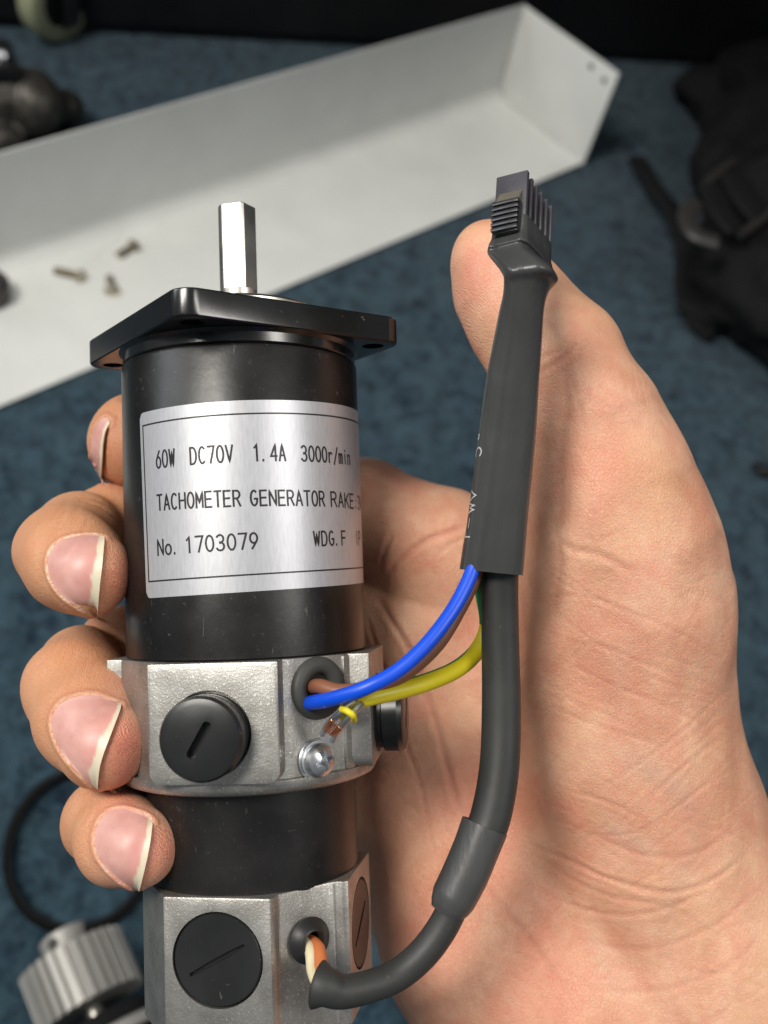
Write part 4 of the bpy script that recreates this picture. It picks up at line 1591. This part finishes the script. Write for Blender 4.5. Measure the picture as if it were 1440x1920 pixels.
# ---- toothed belt lying in a loop
bc = on_plane(148, 1592, .005)
e1 = on_plane(20, 1592, .005) - bc; e2 = on_plane(148, 1745, .005) - bc
BLM = Matrix.Translation((bc.x, bc.y, 0))
belt = empty('timing_belt', BLM, 'thin black toothed belt lying in a loop on the carpet at lower left', 'belt')
NB = 104
path = []
for i in range(NB):
    a = 2 * math.pi * i / NB
    r = 1 + .035 * math.sin(2 * a + .6) + .02 * math.sin(3 * a)
    p = e1 * math.cos(a) * r + e2 * math.sin(a) * r
    path.append(Vector((p.x, p.y, 0)))
bm = bmesh.new()
hh, th_ = .0080, .0012
ringv = []
for i in range(NB):
    t = (path[(i + 1) % NB] - path[i - 1]).normalized(); nrm = Vector((-t.y, t.x, 0))
    if nrm.dot(path[i]) < 0: nrm = -nrm
    ringv.append([bm.verts.new(path[i] + nrm * a + Vector((0, 0, z))) for a, z in ((-th_, .001), (th_, .001), (th_, .001 + hh), (-th_, .001 + hh))])
for i in range(NB):
    for k in range(4):
        bm.faces.new((ringv[i][k], ringv[i][(k + 1) % 4], ringv[(i + 1) % NB][(k + 1) % 4], ringv[(i + 1) % NB][k]))
link('belt_band', bm_mesh(bm), M_belt, belt)
bm = bmesh.new()
for i in range(NB):
    t = (path[(i + 1) % NB] - path[i - 1]).normalized(); nrm = Vector((-t.y, t.x, 0))
    if nrm.dot(path[i]) < 0: nrm = -nrm
    M_ = Matrix.Translation(path[i] + nrm * (th_ + .0011)) @ Matrix(((t.x, nrm.x, 0, 0), (t.y, nrm.y, 0, 0), (0, 0, 1, 0), (0, 0, 0, 1)))
    box_bm(bm, -.0009, .0009, -.0012, .0012, .0012, .001 + hh - .0003, M_)
tag(link('belt_teeth', bm_mesh(bm), M_belt, belt), kind='stuff')

# ---- small gear motor on its side with a toothed pulley
pc_ = on_plane(158, 1850, .040)
acam = Vector((-.55, .80, -.466)).normalized()
aw = (CAM.to_3x3() @ acam).normalized()
q_ = aw.to_track_quat('Z', 'Y').to_matrix().to_4x4()
gm = empty('gear_motor', Matrix.Translation(pc_) @ q_, 'small black gear motor with a ridged aluminium pulley, lying on the carpet at bottom left', 'motor')
NT = 28
pp = []
RP = .0285
for i in range(NT):
    a0 = 2 * math.pi * i / NT
    for fr_, r in ((0, RP), (.52, RP), (.62, RP - .0030), (.90, RP - .0030)):
        a = a0 + 2 * math.pi / NT * fr_
        pp.append((r * math.cos(a), r * math.sin(a)))
link('toothed_pulley', prism(pp, -.012, .0185), M_alu, gm, smooth=False)
hub = lathe([(0, .0185), (.0125, .0185), (.0135, .020), (.0135, .030), (.0125, .031), (.005, .031), (.005, .026), (0, .026)], 40)
hub = hub
link('pulley_hub', hub, M_alu, gm)
for a in (60, 150, 240):
    M_ = Matrix.Rotation(math.radians(a), 4, 'Z') @ Matrix.Translation((.0132, 0, .0255)) @ Matrix.Rotation(math.pi / 2, 4, 'Y')
    link('set_screw', lathe([(0, .0008), (.003, .0008), (.003, -.001), (0, -.001)], 16, M_), M_darkmetal, gm)
link('shaft', lathe([(0, -.03), (.005, -.03), (.005, .033), (0, .033)], 20), M_steel, gm)
link('face_plate', lathe([(0, -.030), (.030, -.030), (.030, -.022), (.024, -.020), (0, -.020)], 48), M_fabric, gm)
link('steel_ring', lathe([(0, -.036), (.036, -.036), (.0375, -.034), (.0375, -.031), (.036, -.0301), (0, -.0301)], 64), M_alu, gm)
link('gearbox', lathe([(0, -.075), (.034, -.075), (.036, -.073), (.036, -.0361), (0, -.0361)], 64), M_dark, gm)
link('motor_can', lathe([(0, -.14), (.028, -.14), (.030, -.138), (.030, -.0751), (0, -.0751)], 64), M_dark, gm)

# ---- black cabinet on casters at the back
e0 = on_plane(184, 66, .0); e1_ = on_plane(500, 83, .0)
dirx = (e1_ - e0); dirx.z = 0; dirx.normalize()
CMx = Matrix.Translation((e0.x, e0.y, 0)) @ Matrix(((dirx.x, -dirx.y, 0, 0), (dirx.y, dirx.x, 0, 0), (0, 0, 1, 0), (0, 0, 0, 1)))
cb_ = empty('cabinet', CMx, 'black equipment cabinet standing on the carpet behind the white tray', 'cabinet')
link('cabinet_body', boxes([(-1.4, 2.6, .0, .8, .012, .738)], .004), M_dark, cb_)
link('shading_worktop', boxes([(.17, 2.4, -.66, .85, .74, .77)], .003), M_dark, cb_)  # unseen overhang added above the view to shade the tray end and carpet
link('plinth', boxes([(-1.4, 2.6, .006, .03, .0005, .0115)], .002), M_dark, cb_)
wc = on_plane(108, -14, .05)


def caster(x, y, parent, yaw):
    R_ = Matrix.Translation((x, y, .05)) @ Matrix.Rotation(yaw, 4, 'Z') @ Matrix.Rotation(math.pi / 2, 4, 'X')
    w1 = link('caster_wheel', lathe([(.033, -.013), (.045, -.013), (.049, -.010), (.0495, 0), (.049, .010), (.045, .013), (.033, .013)], 64, R_, closed=True), M_tyre, parent)
    link('wheel_hub', lathe([(0, -.010), (.012, -.012), (.0325, -.009), (.0325, .009), (.012, .012), (0, .010)], 40, R_), M_dark, w1)
    f_ = boxes([(-.012, .012, -.020, -.016, .02, .072), (-.012, .012, .016, .020, .02, .072), (-.02, .02, -.02, .02, .0721, .0845)], .001)
    f_.transform(Matrix.Translation((x, y, 0)) @ Matrix.Rotation(yaw, 4, 'Z'))
    link('caster_fork', f_, M_darkmetal, parent)


cs_ = empty('caster', Matrix.Translation((wc.x, wc.y, 0)), 'cream rimmed caster wheel at the top left corner, in front of the black cabinet', 'wheel')
caster(0, 0, cs_, 1.25)

def blobmesh(balls, res=.006, sm=.5, rough=.035):
    """lumpy skin from spheres, through a remesh"""
    bm = bmesh.new()
    for (x, y, z, rx, ry_, rz) in balls:
        M_ = Matrix.Translation((x, y, z)) @ Matrix.Diagonal((rx, ry_, rz, 1))
        bmesh.ops.create_icosphere(bm, subdivisions=4, radius=1, matrix=M_)
    me = bpy.data.meshes.new('t'); bm.to_mesh(me); bm.free()
    o = bpy.data.objects.new('t', me); C.objects.link(o)
    md = o.modifiers.new('r', 'REMESH'); md.mode = 'VOXEL'; md.voxel_size = res
    md2 = o.modifiers.new('s', 'SMOOTH'); md2.factor = .8; md2.iterations = 6
    tx = bpy.data.textures.new('folds', 'CLOUDS'); tx.noise_scale = .05; tx.noise_depth = 3
    md3 = o.modifiers.new('d', 'DISPLACE'); md3.texture = tx; md3.strength = rough; md3.texture_coords = 'LOCAL'
    dg = bpy.context.evaluated_depsgraph_get()
    out = bpy.data.meshes.new_from_object(o.evaluated_get(dg))
    bpy.data.objects.remove(o)
    return out


# ---- grey metal lump (an old motor) at the left edge
lm = empty('motor_unit', at_floor(-6, 250, .0, 0.65), 'dull grey motor unit with added bright highlight studs on the carpet at the upper left edge', 'motor')
R_ = Matrix.Translation((0, 0, .052)) @ Matrix.Rotation(math.radians(82), 4, 'Y')
ub = blobmesh([(-.05, 0, .045, .05, .05, .045), (.0, .005, .05, .052, .05, .045), (.045, -.01, .045, .04, .045, .04), (.02, .04, .03, .04, .03, .03), (-.02, -.045, .025, .05, .025, .022), (.085, .0, .03, .022, .022, .022)], .003, rough=.012)
ub.transform(Matrix.Scale(.8, 4))
link('unit_body', ub, simple('dull_zinc', (0.075, 0.070, 0.062), 0.42, .7, .6, 40, .6, .002, .5, (.30, .28, .22), .55), lm)
link('terminal_box', boxes([(-.04, .025, -.022, .022, .066, .086)], .004), M_darkmetal, lm)
for x_ in (-.035, -.010, .012):  # bright studs added to stand in for highlights on the metal
    link('highlight_stud', lathe([(0, .0861), (.007, .0861), (.008, .092), (.005, .096), (0, .097)], 20, Matrix.Translation((x_, -.012, 0))), M_zinc, lm)
link('foot_plate', boxes([(-.08, .07, -.048, .048, .0005, .006)], .001), M_darkmetal, lm)

# ---- black bag with a grey buckle at the right
bgp = on_plane(1420, 560, 0)
bag = empty('black_bag', Matrix.Translation((bgp.x, bgp.y, 0)), 'slumped black fabric bag with a grey metal buckle at the right edge of the carpet', 'bag')


def bl(px, py, z, r, rz=None):
    p = on_plane(px, py, z) - bgp
    return (p.x, p.y, z, r, r, rz or r)


balls = [bl(1440, 520, .05, .085, .06), bl(1370, 480, .03, .05, .03), bl(1500, 400, .08, .10, .08), bl(1420, 330, .05, .08, .05), bl(1560, 560, .06, .11, .06),
         bl(1330, 560, .02, .035, .022), bl(1500, 250, .05, .10, .05), bl(1385, 230, .03, .05, .03), bl(1600, 300, .08, .15, .08), bl(1440, 150, .04, .07, .04), bl(1330, 170, .03, .045, .03), bl(1460, 600, .02, .06, .022), bl(1560, 620, .03, .07, .03)]
link('bag_body', blobmesh(balls), M_fabric, bag)


def floor_tube(name, pts, rad, mat, parent, root_p, n=14, r2=None):
    pp = [np.array(on_plane(x, y, z) - root_p) for x, y, z in pts]
    pp = catmull(pp, 8)
    v, f = tube(pp, rad, n, (0, 0, 1), rad2=r2)
    me = mesh_pd(v, f)
    bm = bmesh.new(); bm.from_mesh(me); bmesh.ops.recalc_face_normals(bm, faces=bm.faces); bm.to_mesh(me); bm.free()
    return link(name, me, mat, parent)


floor_tube('strap', [(1195, 300, .012), (1225, 350, .02), (1262, 400, .03), (1285, 470, .03), (1285, 540, .02), (1300, 590, .015), (1335, 628, .008)], .012, M_fabric, bag, bgp, r2=.006)
floor_tube('strap', [(1275, 560, .02), (1330, 590, .02), (1400, 610, .02), (1470, 640, .02)], .014, M_fabric, bag, bgp, r2=.007)
# buckle: two side bars, three cross bars, rounded tongue
Zb = .115


def bk(name, pts, rad, mat, r2):
    floor_tube(name, [(x, y, Zb) for x, y in pts], rad, mat, bag, bgp, r2=r2)


bk('buckle_bar', [(1325, 340), (1360, 312), (1402, 285)], .0042, M_greyplastic, .003)
bk('buckle_bar', [(1386, 440), (1415, 420), (1450, 395)], .0042, M_greyplastic, .003)
bk('buckle_rib', [(1330, 350), (1352, 395), (1385, 437)], .013, M_dark, .003)
bk('buckle_rib', [(1368, 325), (1392, 370), (1425, 412)], .012, M_dark, .003)
bk('buckle_rib', [(1404, 290), (1428, 330), (1465, 380)], .0085, M_dark, .003)
bk('buckle_tongue', [(1300, 380), (1290, 410), (1305, 440), (1345, 455)], .010, M_greyplastic, .005)

# ---- bit of dark debris at the right edge
db = on_plane(1436, 882, .006)
dt = empty('debris', Matrix.Translation((db.x, db.y, 0)), 'small dark scrap of plastic on the carpet at the right edge', 'scrap')
link('scrap_piece', blobmesh([(0, 0, .005, .010, .007, .006), (.008, .004, .005, .008, .006, .005), (-.007, .004, .004, .005, .004, .004)], .0012, rough=.003), M_dark, dt)
wr = floor_tube('bent_wire', [(1442, 1490, .012), (1424, 1502, .012), (1432, 1515, .01), (1450, 1525, .01)], .0009, M_belt, None, Vector((0, 0, 0)))
tag(wr, 'thin dark curl of wire on the carpet beside the wrist at the right edge', 'wire')
